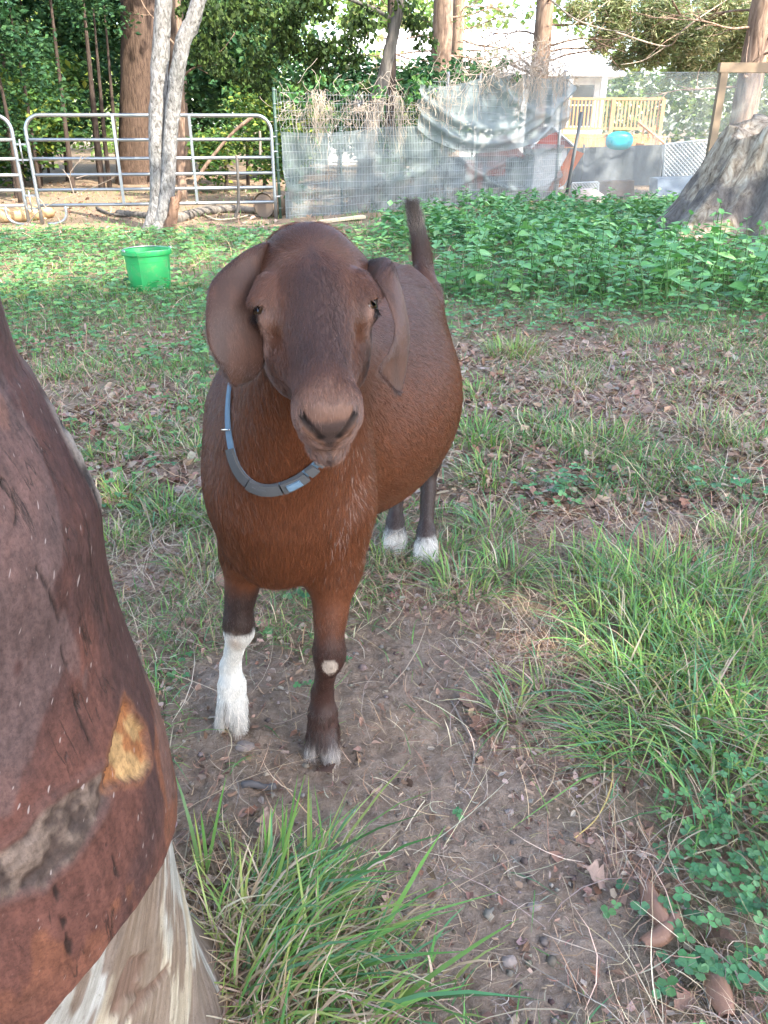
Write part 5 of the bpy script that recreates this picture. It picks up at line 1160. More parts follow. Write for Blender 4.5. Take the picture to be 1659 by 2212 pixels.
# maple hanging over the middle, its leaves dark against the light
p = at(815, 215, 13.7)
tree('maple_tree', 'leaning grey tree rising behind the netting with dark hanging leaves', 'tree', [(p[0] - .22, 13.9, -.05, .17), (p[0] - .16, 13.85, .8, .14), (p[0] - .02, 13.8, 1.5, .12), *[(*at(px, py, 13.7), r) for px, py, r in ((828, 170, .10), (846, 90, .088), (866, 0, .08))], (.75, 13.7, 4.6, .06), (1.1, 13.7, 7, .03)], M_BARK_GREY, sum([ball(*at(px, py, Y), r, 5, .6) for px, py, Y, r in ((520, 20, 13.4, .55), (470, 70, 14.0, .45), (600, 60, 13.4, .5), (690, 20, 13.2, .5), (640, 110, 13.6, .42), (560, 120, 14.2, .40), (720, 90, 13.6, .42), (790, 40, 13.6, .40), (500, 150, 14.6, .40), (580, 180, 14.6, .34), (690, 150, 13.8, .32), (760, 130, 13.5, .28), (780, 190, 13.6, .2), (900, 30, 13.6, .35), (920, 90, 13.5, .22), (640, 190, 14.4, .2), (440, 20, 14.4, .5), (455, 120, 15, .4))], []), ((.035, .060, .020), (.045, .075, .022), (.028, .045, .018), (.07, .11, .03)), 5200, .085, [((.1, 13.7, 2.6), (-1, -.1, .25), 2.2, .03), ((.2, 13.7, 3.2), (-.9, .1, .3), 2.6, .035), ((.3, 13.7, 3.5), (.9, -.1, .4), 1.8, .03)], flat=.1, hang=.9, aspect=.75)
p = at(845, 130, 15.5)
tree('thin_tree', 'thin dark trunk just right of the leaning grey tree', 'tree', [(p[0] - .05, 15.5, -.05, .10), (p[0], 15.5, 2, .085), (p[0] + .02, 15.5, 5, .05)], M_BARK_DK, ball(p[0], 15.5, 5.2, 1.2, 5), L_MID, 700, .13)
# pines
def pine(px, Y, r, label, cols, n, low, extra=()):
    p = at(px, 100, Y); x = p[0]; cr = []
    for z in np.arange(low, 9.5, .8):
        for a in rng.random(4) * 6.283: cr.append((x + math.cos(a) * (2.4 - .18 * z) * .7, Y + math.sin(a) * (2.4 - .18 * z) * .7, z + random.uniform(-.3, .3), .55))
    cr += list(extra)
    lb = [((x, Y, z), (math.cos(a), math.sin(a) * .6, rng.uniform(-.15, .3)), 1.9, .026, 6) for z, a in zip(np.concatenate((np.arange(1.9, 3.6, .16), np.arange(4, 7, .7))), rng.random(40) * 6.283)]
    return tree('pine_tree', label, 'tree', [(x - .03, Y, -.1, r * 1.25), (x, Y, 1.2, r), (x + .03, Y, 4, r * .85), (x + .05, Y, 10, r * .25)], M_BARK_PINE, cr, cols, n, .17, lb, leafmat=M_NEEDLE, flat=.2, aspect=.13, hang=.2, shell=.1)
C_PINE = ((.22, .26, .11), (.28, .30, .14), (.16, .21, .09), (.36, .32, .19))  # needle colours lightened to carry the hazy glare and sunlit glow
pine(952, 22, .27, 'stout pine trunk left of the white roof, light patches on its bark', C_PINE, 2500, 5.6)
pine(985, 25, .2, 'darker pine trunk right behind the stout one', C_PINE, 1500, 6.2)
pine(1168, 19, .20, 'sunlit pine trunk in front of the white roof', C_PINE, 3600, 4.6, [(*at(a, b, 18.6 + random.uniform(-.8, .8)), r) for a, b, r in ((1040, 60, .4), (1100, 40, .45), (1235, 60, .4), (1275, 95, .35), (1205, 110, .25), (1065, 115, .35), (1130, 105, .3), (1010, 30, .4), (1300, 50, .4), (1250, 20, .4))])
pine(1632, 17.5, .25, 'pine trunk at the right picture edge behind the wooden frame', C_PINE, 3000, 3.4)
_ex = [(*at(px, py, Y), r) for px, py, Y, r in ((1330, 60, 19, .5), (1420, 30, 19, .6), (1400, 110, 19.5, .5), (1500, 80, 19, .6), (1560, 30, 19, .6), (1480, 140, 19.5, .45), (1340, 130, 19.5, .3), (1590, 100, 19.5, .5), (1330, 10, 19, .5), (1540, 140, 19.5, .4), (1250, 20, 19, .35), (1440, 70, 19, .5), (1640, 40, 19, .5), (1300, 90, 19, .3))]
tree('pine_tree', 'wide olive green conifer filling the upper right corner', 'tree', [(9.6, 20, -.1, .3), (9.6, 20, 3, .26), (9.6, 20, 10, .08)], M_BARK_PINE, _ex, C_PINE, 34000, .17, [((9.5, 20, z), (-1, -.2, u), 4.2, .035, 6) for z, u in ((2.2, .08), (2.8, .12), (3.4, .0), (3.8, .05))], leafmat=M_NEEDLE, flat=.2, aspect=.14, hang=.25, shell=.05)
# bare dead boughs across the upper right
m = MB(); o = thing('dead_bough', 'bare pale dead boughs crossing in front of the white roof and conifer', 'branch', (0, 0, 0))
for pts, r in (([(1100, 140), (1165, 110), (1230, 60), (1290, 20), (1330, -10)], .016), ([(1190, 0), (1240, 40), (1300, 62), (1350, 70)], .018), ([(1330, 70), (1440, 100), (1480, 60), (1600, -20)], .018), ([(1100, 110), (1010, 60), (1000, 20), (1060, -10)], .013), ([(1440, 100), (1390, 130), (1340, 140)], .012), ([(1050, 100), (1110, 75), (1150, 30), (1170, -10)], .012), ([(990, 90), (1060, 95), (1130, 50)], .01), ([(1260, 0), (1250, 60), (1285, 120)], .01), ([(1010, 130), (1080, 115), (1160, 90), (1220, 95)], .010)):
    m.tube(smooth_path([at(a, b, 17.5 + random.uniform(-.6, .6)) for a, b in pts], 16), np.linspace(r, r * .45, 16), 6, jit=.08)
m.build('bough', bark_mat('dead_bough', (.24, .18, .13), (.52, .42, .32)), o)
# far sunlit woods
FW = Soup(); xs = rng.uniform(-34, 44, 120); ys = rng.uniform(42, 54, 120); cz = rng.uniform(.5, 10.5, 120)
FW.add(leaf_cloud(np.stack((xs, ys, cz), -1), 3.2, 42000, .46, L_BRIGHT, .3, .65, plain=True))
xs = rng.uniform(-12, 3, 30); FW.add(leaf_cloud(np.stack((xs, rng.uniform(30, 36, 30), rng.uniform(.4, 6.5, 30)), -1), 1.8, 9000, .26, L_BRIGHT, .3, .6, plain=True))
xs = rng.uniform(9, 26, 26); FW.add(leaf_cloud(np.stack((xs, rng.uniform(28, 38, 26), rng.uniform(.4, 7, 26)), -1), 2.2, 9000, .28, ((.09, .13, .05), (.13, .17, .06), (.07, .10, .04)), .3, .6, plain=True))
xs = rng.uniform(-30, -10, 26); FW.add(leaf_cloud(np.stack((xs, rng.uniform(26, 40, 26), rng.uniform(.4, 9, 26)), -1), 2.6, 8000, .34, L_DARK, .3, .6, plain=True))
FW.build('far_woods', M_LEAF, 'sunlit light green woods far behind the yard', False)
tag(bpy.data.objects['far_woods'], None, 'woods')

# ---------------------------------------------------------------- house, deck and the pen behind the netting
M_WHITE = simple('white_paint', (.78, .78, .76), .6, 0, .3, .05, 6); M_ROOF = simple('white_metal_roof', (.80, .79, .77), .45, 0, .4, .05, 5)
M_GLASS = simple('window_glass', (.045, .055, .065), .08, 0, .6, .2, 3); M_GREYWALL = simple('grey_siding', (.30, .32, .34), .7, 0, .3, .1, 6)
H = thing('house', 'white house with a broad white metal roof beyond the netting', 'house', (2.4, 30, 0))
def hbx(mb, x0, x1, y0, y1, z0, z1): return mb.box(((x0 + x1) / 2 - 2.4, (y0 + y1) / 2 - 30, (z0 + z1) / 2), (x1 - x0, y1 - y0, z1 - z0))
m = MB(); hbx(m, -1.9, 7.2, 29.4, 34.6, 0, 2.72); m.build('wall', M_WHITE, H, False)
m = MB()
for i in range(19): hbx(m, -1.895, 7.195, 29.372, 29.40, .10 + i * .14, .10 + i * .14 + .132)
tag(m.build('siding', M_WHITE, H, False), kind='stuff')
m = MB(); A_ = [(-2.25, 28.8, 2.72), (7.75, 28.8, 2.72), (6.2, 32, 4.22), (-2.25, 32, 4.22)]; B_ = [(7.75, 28.8, 2.72), (7.75, 35.2, 2.72), (6.2, 32, 4.22)]; C_ = [(7.75, 35.2, 2.72), (-2.25, 35.2, 2.72), (-2.25, 32, 4.22), (6.2, 32, 4.22)]
for pl in (A_, C_):
    q = np.array(pl) - (2.4, 30, 0); m.add(np.vstack((q, q - (0, 0, .09))), [(0, 1, 2, 3), (7, 6, 5, 4), (0, 4, 5, 1), (3, 2, 6, 7), (0, 3, 7, 4), (1, 5, 6, 2)])
q = np.array(B_) - (2.4, 30, 0); m.add(np.vstack((q, q - (0, 0, .09))), [(0, 3, 4, 1), (1, 4, 5, 2)], [(0, 1, 2), (5, 4, 3)])
rf = m.build('roof', M_ROOF, H, False)
m = MB()
for i in range(24):
    x = -2.1 + i * .42; y1 = 32 if x < 6.2 else 32 - (x - 6.2) / 1.55 * 3.2; z1 = 2.72 + (y1 - 28.8) / 3.2 * 1.5
    a, b = np.array((x, 28.8, 2.745)), np.array((x, y1, z1 + .025)); m.tube([a - (2.4, 30, 0), b - (2.4, 30, 0)], .02, 4)
tag(m.build('roof_seam', M_ROOF, rf), kind='stuff')
for x0, w_, z0, h_ in ((-1.2, .9, 1.2, 1.1), (1.0, .9, 1.2, 1.1), (5.0, .55, 1.25, 1.0), (6.2, .7, 1.2, 1.2)):
    m = MB(); hbx(m, x0 - .07, x0, 29.34, 29.38, z0 - .07, z0 + h_ + .07); hbx(m, x0 + w_, x0 + w_ + .07, 29.34, 29.38, z0 - .07, z0 + h_ + .07); hbx(m, x0, x0 + w_, 29.34, 29.38, z0 + h_, z0 + h_ + .07); hbx(m, x0, x0 + w_, 29.33, 29.38, z0 - .07, z0); hbx(m, x0, x0 + w_, 29.345, 29.375, z0 + h_ * .49, z0 + h_ * .53)
    wf = m.build('window', M_WHITE, H, False); m = MB(); hbx(m, x0, x0 + w_, 29.362, 29.37, z0, z0 + h_); m.build('pane', M_GLASS, wf, False)
for x in (4.55, 6.0, 7.1):
    m = MB(); hbx(m, x - .09, x + .09, 28.86, 29.04, 0, 2.63); m.build('porch_post', M_WHITE, H, False)
# deck
M_DECK = simple('deck_wood', (.52, .30, .13), .65, 0, .3, .25, 4)
DK = thing('wooden_deck', 'sunlit honey coloured wooden deck with picket railing before the house', 'deck', (6.4, 26, 0))
def on(x, y, z): return np.array((x - 6.4, y - 26, z))
m = MB(); m.box(on(6.5, 26.4, .92), (2.9, 2.4, .10)); m.build('platform', M_DECK, DK, False)
for i in range(24):
    m = MB(); m.box(on(5.12 + i * .118, 25.185, .50 + .008 * (i % 3)), (.108, .03, .76)); m.build('board', M_DECK, DK, False)
for x in (5.08, 6.5, 7.92):
    m = MB(); m.box(on(x, 25.14, .93), (.10, .05, 1.9)); m.build('post', M_DECK, DK, False)
for z in (1.12, 1.88):
    m = MB(); m.box(on(6.5, 25.2, z), (2.86, .06, .07)); m.build('rail', M_DECK, DK, False)
for i in range(26):
    m = MB(); m.box(on(5.2 + i * .105, 25.2, 1.5), (.045, .035, .69)); m.build('picket', M_DECK, DK, False)
m = MB(); d = np.array((1.05, -.6, -.82)); m.tube([on(7.2, 24.9, 1.30), on(7.2, 24.9, 1.30) + d * 1.25], .05, 4); m.build('stair_rail', M_DECK, DK, False)
m = MB(); m.tube([on(7.3, 24.7, .75), on(7.3, 24.7, .75) + d * .85], .05, 4); m.build('stair_rail', M_DECK, DK, False)
for i in range(9):
    m = MB(); t = i / 8; p = on(7.35 + 1.05 * t, 24.82 - .6 * t, 0); m.box((p[0], p[1], 1.15 - .98 * t * .9), (.045, .035, .55)); m.build('picket', M_DECK, DK, False)
for i in range(4):
    m = MB(); m.box(on(7.45 + .27 * i, 24.95 - .15 * i, .72 - .19 * i), (.28, 1.0, .05)); m.build('step', M_DECK, DK, False)
# low sheeted inner fence
k = Nodes('dark_sheeting'); v = k.coord(); _n = k.noise(2.5, 4, .6, v)
M_SHEET = k.done(k.bsdf(k.mix(_n, (.055, .066, .078), (.13, .145, .16)), .6, 0, .3, k.bump(_n, .6, .05)))
F = thing('sheet_fence', 'low dark grey sheeted fence inside the pen behind the netting', 'fence', (0, 0, 0))
def sheet(pts, Y0, Y1, name, mat, parent, nx=40, nz=8, wav=.03):
    (x0, yt0, yb0), (x1, yt1, yb1) = pts; G = []
    for i in np.linspace(0, 1, nx):
        Y = Y0 + (Y1 - Y0) * i; t, b = at(x0 + (x1 - x0) * i, yt0 + (yt1 - yt0) * i, Y), at(x0 + (x1 - x0) * i, yb0 + (yb1 - yb0) * i, Y); b[0] = t[0]; b[2] = max(b[2], .0)
        G.append([b + (t - b) * j + np.array((0, wav * math.sin(i * 31 + j * 2) + wav * .6 * math.sin(i * 73 - j * 3), 0)) for j in np.linspace(0, 1, nz)])
    G = np.array(G); m = MB(); m.grid(G); m.grid(G + (0, .006, 0), flip=True); return m.build(name, mat, parent)
sheet(((900, 340, 460), (1165, 336, 440)), 18, 18.4, 'sheet', M_SHEET, F); sheet(((1160, 322, 430), (1445, 312, 420)), 18.6, 18.9, 'sheet', M_SHEET, F); sheet(((1440, 312, 420), (1700, 318, 420)), 18.9, 18.2, 'sheet', M_SHEET, F)
M_POSTGREY = simple('post_grey', (.12, .13, .13), .6, 0, .3)
for px, yt in ((905, 330), (1030, 330), (1262, 312), (1440, 305)):
    p = at(px, yt, 18.3 if px < 1100 else 18.7); m = MB(); m.tube([(p[0], p[1], 0), p], .022, 6); m.build('post', M_POSTGREY, F)
# rabbit hutch
M_RED = simple('hutch_red', (.40, .085, .050), .6, 0, .3, .2, 7); M_FRAME = simple('hutch_frame', (.11, .115, .12), .6, 0, .3)
HU = thing('rabbit_hutch', 'red rabbit hutch with dark frame and pitched roof behind the netting', 'hutch', (2.25, 16.3, 0))
def hq(px, py): p = at(px, py, 16.3); return p[0] - 2.25, p[2]
x0, zt = hq(1047, 338); x1, zb = hq(1112, 388); zb = max(zb, .12)
m = MB(); m.box(((x0 + x1) / 2, .3, (zt + zb) / 2), (x1 - x0, .6, zt - zb)); m.build('body', M_FRAME, HU, False)
m = MB(); m.box((x0 + .22, -.012, (zt + zb) / 2 + .02), (.36, .03, zt - zb - .10)); d_ = m.build('door', M_RED, HU, False)
m = MB(); m.box((x0 + .22, -.031, (zt + zb) / 2), (.36, .008, .016)); m.build('door_bar', M_FRAME, d_, False)
xa, _z = hq(1008, 348); m = MB(); m.box(((xa + x0) / 2 - .01, .25, .5 * (_z + .10)), (x0 - xa - .02, .5, _z - .10)); m.build('run_panel', M_RED, HU, False)
m = MB(); zr = hq(1085, 292)[1]; xc = (x0 + x1) / 2 + .05; q = np.array([(x0 - .12, -.12, zt), (xc, -.12, zr), (x1 + .16, -.12, zt), (x0 - .12, .75, zt), (xc, .75, zr), (x1 + .16, .75, zt)]); m.add(np.vstack((q, q + (0, 0, -.05))), [(0, 3, 4, 1), (1, 4, 5, 2), (6, 7, 10, 9), (7, 8, 11, 10), (0, 6, 9, 3), (2, 5, 11, 8)], [(0, 1, 2), (3, 5, 4)]); m.build('roof', M_RED, HU, False)
for x in (x0 + .03, x1 - .03):
    for y in (.03, .57): m = MB(); m.box((x, y, zb / 2), (.05, .05, zb)); m.build('leg', M_FRAME, HU, False)
# small coop with red roof and white trim
CP = thing('chicken_coop', 'small pale coop with dull red roof and white trim', 'coop', (3.35, 17.4, 0))
def cq(px, py): p = at(px, py, 17.4); return p[0] - 3.35, p[2]
(a0, z0), (a1, z1), (a2, z2) = cq(1150, 322), cq(1188, 275), cq(1232, 318)
m = MB(); m.box(((a0 + a2) / 2, .35, z0 / 2), (a2 - a0 - .12, .7, z0)); m.build('wall', M_WHITE, CP, False)
m = MB(); q = np.array([(a0 - .05, -.1, z0), (a1, -.1, z1), (a2 + .05, -.1, z2), (a0 - .05, .85, z0), (a1, .85, z1), (a2 + .05, .85, z2)]); m.add(q, [(0, 3, 4, 1), (1, 4, 5, 2)], [(0, 1, 2), (3, 5, 4)]); m.build('roof', simple('coop_red', (.34, .13, .11), .7, 0, .2, .15, 9), CP, False)
m = MB(); m.tube([q[1] + (0, -.02, .02), q[2] + (0, -.02, .02)], .022, 4); m.tube([q[1] + (0, -.02, .02), q[0] + (0, -.02, .02)], .022, 4); m.build('trim', M_WHITE, CP, False)
# turquoise shell pool standing on edge
p = at(1338, 304, 18.2); n = 26; t = np.linspace(0, 1, 9); ph = np.linspace(0, 2 * np.pi, n)
G = np.array([[(.29 * (q_ ** .6) * math.cos(a), -.10 * (1 - q_ ** 2.2), .20 * (q_ ** .6) * math.sin(a) * (1 + .12 * math.cos(2 * a))) for a in ph] for q_ in t])
m = MB(); m.grid(G + p); m.grid(G * (.96, 1, .96) + p + (0, .02, 0), flip=True)
tag(m.build('wading_pool', simple('turquoise_plastic', (.02, .42, .50), .3, 0, .5, .08, 4)), 'turquoise plastic wading pool propped up behind the netting', 'pool')
# orange board, lattice pieces, crate, grey tarp
def leaning(name, quad, Y, mat, label, cat, th=.03, lean=.25):
    P = np.array([at(a, b, Y) for a, b in quad]); P[2:, 2] = np.maximum(P[2:, 2], .0); P[:2, 1] += lean; m = MB()
    m.add(np.vstack((P, P + (0, th, 0))), [(0, 1, 2, 3), (7, 6, 5, 4), (0, 4, 5, 1), (1, 5, 6, 2), (2, 6, 7, 3), (3, 7, 4, 0)]); return tag(m.build(name, mat, None, False), label, cat)
leaning('orange_board', [(1240, 322), (1268, 332), (1232, 378), (1196, 428)][:2] + [(1218, 400), (1180, 418)], 16.2, simple('orange_paint', (.46, .13, .045), .65, 0, .3, .3, 6), 'weathered orange board leaning inside the pen beside the dark stake', 'board')
leaning('wooden_crate', [(1292, 392), (1370, 390), (1370, 424), (1292, 424)], 15.6, simple('crate_brown', (.16, .115, .09), .8, 0, .2, .3, 9), 'brown wooden crate side right of the small white lattice', 'crate', .3, 0.)
leaning('grey_tarp', [(1432, 388), (1530, 384), (1530, 424), (1420, 424)], 15.6, simple('tarp_grey', (.20, .24, .28), .55, 0, .3, .2, 5), 'blue-grey tarp heaped below the large lattice', 'tarp', .5, .3)
def lattice(quad, Y, n, label, mat):
    o = thing('lattice_panel', label, 'lattice', (0, 0, 0)); P = [at(a, b, Y) for a, b in quad]; O, U, Vv = P[3], P[2] - P[3], P[0] - P[3]
    asp = np.linalg.norm(Vv) / np.linalg.norm(U); k0 = 0
    for sgn in (1, -1):
        m = MB()
        for i in range(-int(n * asp) - 1, n + 1):
            pts = []
            for s_ in np.linspace(0, 1, 2):
                pass
            u0, v0, u1, v1 = (i / n, 0., i / n + asp, 1.)
            if u0 < 0: v0, u0 = -u0 / asp, 0.
            if u1 > 1: v1, u1 = 1 - (u1 - 1) / asp, 1.
            if u0 >= 1 or v0 >= 1 or v1 <= v0: continue
            if sgn < 0: u0, u1 = 1 - u0, 1 - u1
            a, b = O + U * u0 + Vv * v0, O + U * u1 + Vv * v1; m.tube([a + (0, .006 * sgn, 0), b + (0, .006 * sgn, 0)], np.linalg.norm(U) / n * .24, 4)
        tag(m.build('slat', mat, o, False), kind='stuff')
    m = MB()
    for a, b in ((0, 1), (1, 2), (2, 3), (3, 0)): m.tube([P[a], P[b]], .02, 4)
    m.build('rim', mat, o, False); return o
M_LATT = simple('lattice_white', (.62, .62, .60), .6, 0, .3, .08, 8)
lattice([(1436, 312), (1548, 300), (1548, 388), (1432, 394)], 16.4, 13, 'large white lattice panel left of the broken stump', M_LATT)
lattice([(1236, 396), (1292, 394), (1292, 418), (1234, 418)], 15.5, 9, 'small white lattice strip above the pale rock', M_LATT)
# branches inside the pen
M_LOGP = bark_mat('pale_log', (.24, .21, .18), (.52, .46, .40), 6.)
def branch(name, label, pts, Y, r0, r1, mat, cat='branch', jit=.05):
    P = smooth_path([at(a, b, Y + dy) for a, b, dy in pts], 16); m = MB(); m.tube(P, np.linspace(r0, r1, 16), 10, jit=jit); return tag(m.build(name, mat), label, cat)
branch('fallen_branch', 'thick pale branch lying at a slant inside the pen', [(800, 466, 0), (880, 425, .1), (938, 374, .2)], 13.6, .085, .10, M_LOGP)
branch('branch_stub', 'upright pale branch stub inside the pen left of the thick slanting branch', [(842, 468, .2), (850, 420, .2), (862, 375, .2), (870, 345, .2)], 13.4, .085, .055, M_LOGP)
branch('fallen_branch', 'thin crooked branch bending down to the ground in the pen', [(930, 392, .3), (985, 380, .2), (1008, 384, .1), (1030, 425, 0), (1062, 450, 0)], 14.0, .05, .035, M_LOGP)
leaning('shelf_board', [(688, 424), (752, 422), (752, 428), (688, 430)], 13.4, M_LOGP, 'pale board lying level inside the pen low behind the netting', 'board', .25, .0)
leaning('plywood_sheet', [(770, 418), (800, 418), (800, 472), (735, 474)], 13.3, simple('plywood', (.20, .14, .11), .8, 0, .2, .3, 6), 'brown plywood triangle standing behind the netting above the pale plank', 'board', .03, .1)

# ---------------------------------------------------------------- netting fence
k = Nodes('shade_cloth'); v = k.coord((1, 1, 1)); _n = k.noise(3.2, 5, .65, v); _w = k.noise(160, 2, .5, k.coord((1, 1, .12)))
_pb = k.bsdf(k.mix(_n, (.15, .185, .19), (.29, .335, .34)), .75, 0, .25, k.bump(_n, .5, .04)); _tr = k.n('BsdfTransparent'); _tl = k.n('BsdfTranslucent'); k.set(_tl, 0, (.24, .27, .27))
_mx0 = k.n('MixShader'); k.set(_mx0, 0, .35); k.t.links.new(_pb, _mx0.inputs[1]); k.t.links.new(_tl.outputs[0], _mx0.inputs[2])
_mx = k.n('MixShader'); k.set(_mx, 0, k.ramp(k.math('ADD', k.math('MULTIPLY', _n, .6), k.math('MULTIPLY', _w, .4)), [(.35, .52), (.65, .22)])); k.t.links.new(_mx0.outputs[0], _mx.inputs[1]); k.t.links.new(_tr.outputs[0], _mx.inputs[2])
M_NET = k.done(_mx.outputs[0])
M_NETD = M_NET.copy(); M_NETD.name = 'shade_cloth_double'
for nd in M_NETD.node_tree.nodes:
    if nd.type == 'VALTORGB': nd.color_ramp.elements[0].color = (.30, .30, .30, 1); nd.color_ramp.elements[1].color = (.10, .10, .10, 1)
k = Nodes('thin_net'); _pb = k.bsdf(k.mix(k.noise(2.2, 5, .7, k.coord()), (.15, .165, .165), (.32, .34, .34)), .8, 0, .2); _tr = k.n('BsdfTransparent'); _mx = k.n('MixShader'); k.set(_mx, 0, k.ramp(k.noise(3., 4, .7, k.coord()), [(.35, .66), (.65, .46)])); k.t.links.new(_pb, _mx.inputs[1]); k.t.links.new(_tr.outputs[0], _mx.inputs[2])
M_NET2 = k.done(_mx.outputs[0])
M_WIRE = simple('wire_galv', (.36, .38, .39), .4, .6, .5, .1, 40); M_TPOST = simple('post_green', (.045, .085, .065), .55, 0, .4, .2, 30); M_GALV = simple('pipe_galv', (.42, .44, .45), .35, .8, .5, .12, 30)
NF = thing('netting_fence', 'wire fence hung with sagging grey-green shade netting and dead vines', 'fence', (-1.42, 11.62, 0))
NA0, NA1 = np.array((-1.42, 11.62, 0)), np.array((3.07, 15.12, 0)); ND = (NA1 - NA0); NLEN = np.linalg.norm(ND); ND /= NLEN; NN = np.array((ND[1], -ND[0], 0))
def nf(s, z, off=0.): return ND * s + NN * off + np.array((0, 0, z))      # NN points at the camera side
def ntop(s): return np.interp(s / NLEN, (0, .40, .46, .55, .8, 1), (1.58, 1.62, 1.75, 1.80, 2.02, 2.02))
def drape(s0, s1, zb, zt, name, mat, off, wav, sag=0., nx=90, nz=26, folds=()):
    S = np.linspace(s0, s1, nx); G = np.zeros((nx, nz, 3))
    for i, s in enumerate(S):
        f = (s - s0) / (s1 - s0); b, t = zb(f) if callable(zb) else zb, zt(f) if callable(zt) else zt
        for j in range(nz):
            g = j / (nz - 1); z = b + (t - b) * g - sag * math.sin(math.pi * f) * (1 - g) * .0
            o = off + wav * (.5 * math.sin(s * 9 + g * 3) + .35 * math.sin(s * 21 - g * 5) + .5 * math.sin(g * 7 + s * 3))
            for (fc, zc, amp, wd, curv) in folds:
                zz = zc + curv * (f - fc) ** 2; o += amp * math.exp(-((z - zz) / wd) ** 2)
            G[i, j] = nf(s, z, o)
    m = MB(); m.grid(G); return m.build(name, mat, NF)
drape(.03, 2.65, 0., lambda f: 1.10 + .05 * f - .03 * math.sin(f * 6), 'shade_cloth', M_NET, .05, .018, folds=((.3, .35, .05, .07, .5), (.8, .75, .04, .08, -.4)))
drape(2.55, 5.68, 0., lambda f: 1.0 - .12 * f, 'shade_cloth', M_NET, .05, .02, folds=((.7, .2, .07, .05, 2.2), (.3, .5, .04, .08, 1.), (1., .85, .06, .06, -.9)))
drape(2.35, 5.68, lambda f: 1.14 - .36 * math.sin(math.pi * f ** .8), lambda f: 1.72 + .25 * f - .06 * math.sin(f * 9), 'shade_cloth', M_NETD, .09, .03, folds=((.42, .92, .10, .055, 2.4), (.46, 1.12, .08, .06, 2.2), (.40, .70, .08, .05, 2.0), (.95, 1.3, .08, .07, 2.)))
m = MB()
for s in np.arange(.02, NLEN, .05):
    t = float(ntop(s)); m.tube([nf(s, .02, .10), nf(s, t * .5, .10 + .012 * math.sin(s * 5)), nf(s, t + .02 * math.sin(s * 11), .0)], .0019, 3, False)
for z in np.arange(.05, 2.0, .10):
    ss = [s for s in np.linspace(.02, NLEN, 40) if z < ntop(s)]
    if len(ss) > 2: m.tube([nf(s, z + .008 * math.sin(s * 4 + z * 9), .10) for s in ss], .0022, 3, False)
tag(m.build('wire_mesh', M_WIRE, NF), kind='stuff')
for s, h, mt, r in ((.0, 1.62, M_TPOST, .020), (1.05, 1.15, M_TPOST, .018), (3.05, 1.9, M_GALV, .024), (3.72, 1.9, M_GALV, .026), (5.68, 2.02, M_GALV, .024)):
    m = MB(); m.tube([nf(s, -.05, -.03), nf(s, h, -.03)], r, 8); po = m.build('post', mt, NF)
    if mt is M_TPOST:
        m = MB()
        for z in np.arange(.15, h, .16): m.tube([nf(s, z, -.005) - ND * .028, nf(s, z, .0) + ND * .028], .004, 4)
        tag(m.build('wire_clip', M_WIRE, po), kind='stuff')
M_VINE = simple('dead_vine', (.42, .35, .285), .85, 0, .15, .3, 20)
m = MB()
def vine(s, z0, ln, r=.004, off=.03):
    if s > 2.3: off = max(off, random.uniform(.15, .19))
    P = [nf(s, z0, off)]; 
    for k_ in range(9): P.append(P[-1] + np.array((0, 0, -ln / 9)) + ND * random.gauss(0, .022) + NN * random.gauss(0, .010))
    m.tube(P, np.linspace(r, r * .5, 10), 4, False, jit=.1)
for _ in range(150): s = random.uniform(.1, NLEN); vine(s, float(ntop(s)) - random.uniform(-.02, .25), random.uniform(.15, .6), random.uniform(.002, .0045))
for c, n_, ln in ((.55, 26, .62), (.62, 8, 1.0), (1.95, 22, .8), (1.5, 10, .55), (4.55, 30, .6), (5.3, 14, .5), (4.9, 12, .4), (2.9, 8, .9)):
    for _ in range(n_): s = random.gauss(c, .10); vine(s, float(ntop(max(0, min(NLEN, s)))) - random.uniform(-.03, .2), ln * random.uniform(.4, 1.15), random.uniform(.002, .005), random.uniform(.10, .15))
for _ in range(560):
    s = random.uniform(.05, NLEN) if random.random() < .5 else random.uniform(3.6, NLEN); t = float(ntop(s)); z = t + random.gauss(.02 if s > 3 else -.22, .08 if s > 3 else .13)
    P = [nf(s, z, random.uniform(-.05, .17))]; d = np.array(ND * random.uniform(-1, 1) + np.array((0, 0, random.uniform(-.5, .5))))
    for k_ in range(7): d = d + ND * random.gauss(0, .5) + np.array((0, 0, random.gauss(0, .45))) + NN * random.gauss(0, .2); P.append(P[-1] + unit(d) * random.uniform(.03, .08))
    m.tube(P, .0045 if s > 3 else .003, 3, False)
tag(m.build('dead_vines', M_VINE, NF), kind='stuff')
# climbing leaves on the fence
IV = thing('climbing_vine', 'green leafy vine climbing over the top of the netting fence', 'vine', tuple(NA0))
C_IVY = ((.06, .17, .055), (.09, .22, .07), (.045, .12, .045), (.13, .24, .06))
cl = [(*nf(s, z, o), r) for s, z, o, r in ((2.25, 1.72, .1, .14), (2.2, 1.58, .15, .12), (2.5, 1.78, .05, .13), (2.62, 1.66, .1, .10), (1.0, 1.66, 0, .16), (.75, 1.74, -.05, .15), (1.25, 1.62, 0, .12), (.25, 1.55, 0, .18), (3.2, 1.9, -.05, .18), (3.6, 1.98, -.05, .14), (4.2, 2.08, 0, .12), (4.35, 1.9, .1, .1), (1.7, 1.6, 0, .14), (.5, 1.45, -.04, .16), (2.1, .75, -.25, .22), (2.25, .55, -.25, .22), (2.4, .9, -.25, .2), (2.0, .95, -.25, .15), (.25, .7, -.12, .14), (.35, .45, -.12, .14), (.3, .25, -.12, .12))]
V, Q, c = leaf_cloud(np.array(cl)[:, :3], np.array(cl)[:, 3], 900, .085, C_IVY, .1, .75, .6); link('foliage', new_mesh('foliage', V, Q, False, c), M_LEAF, IV)
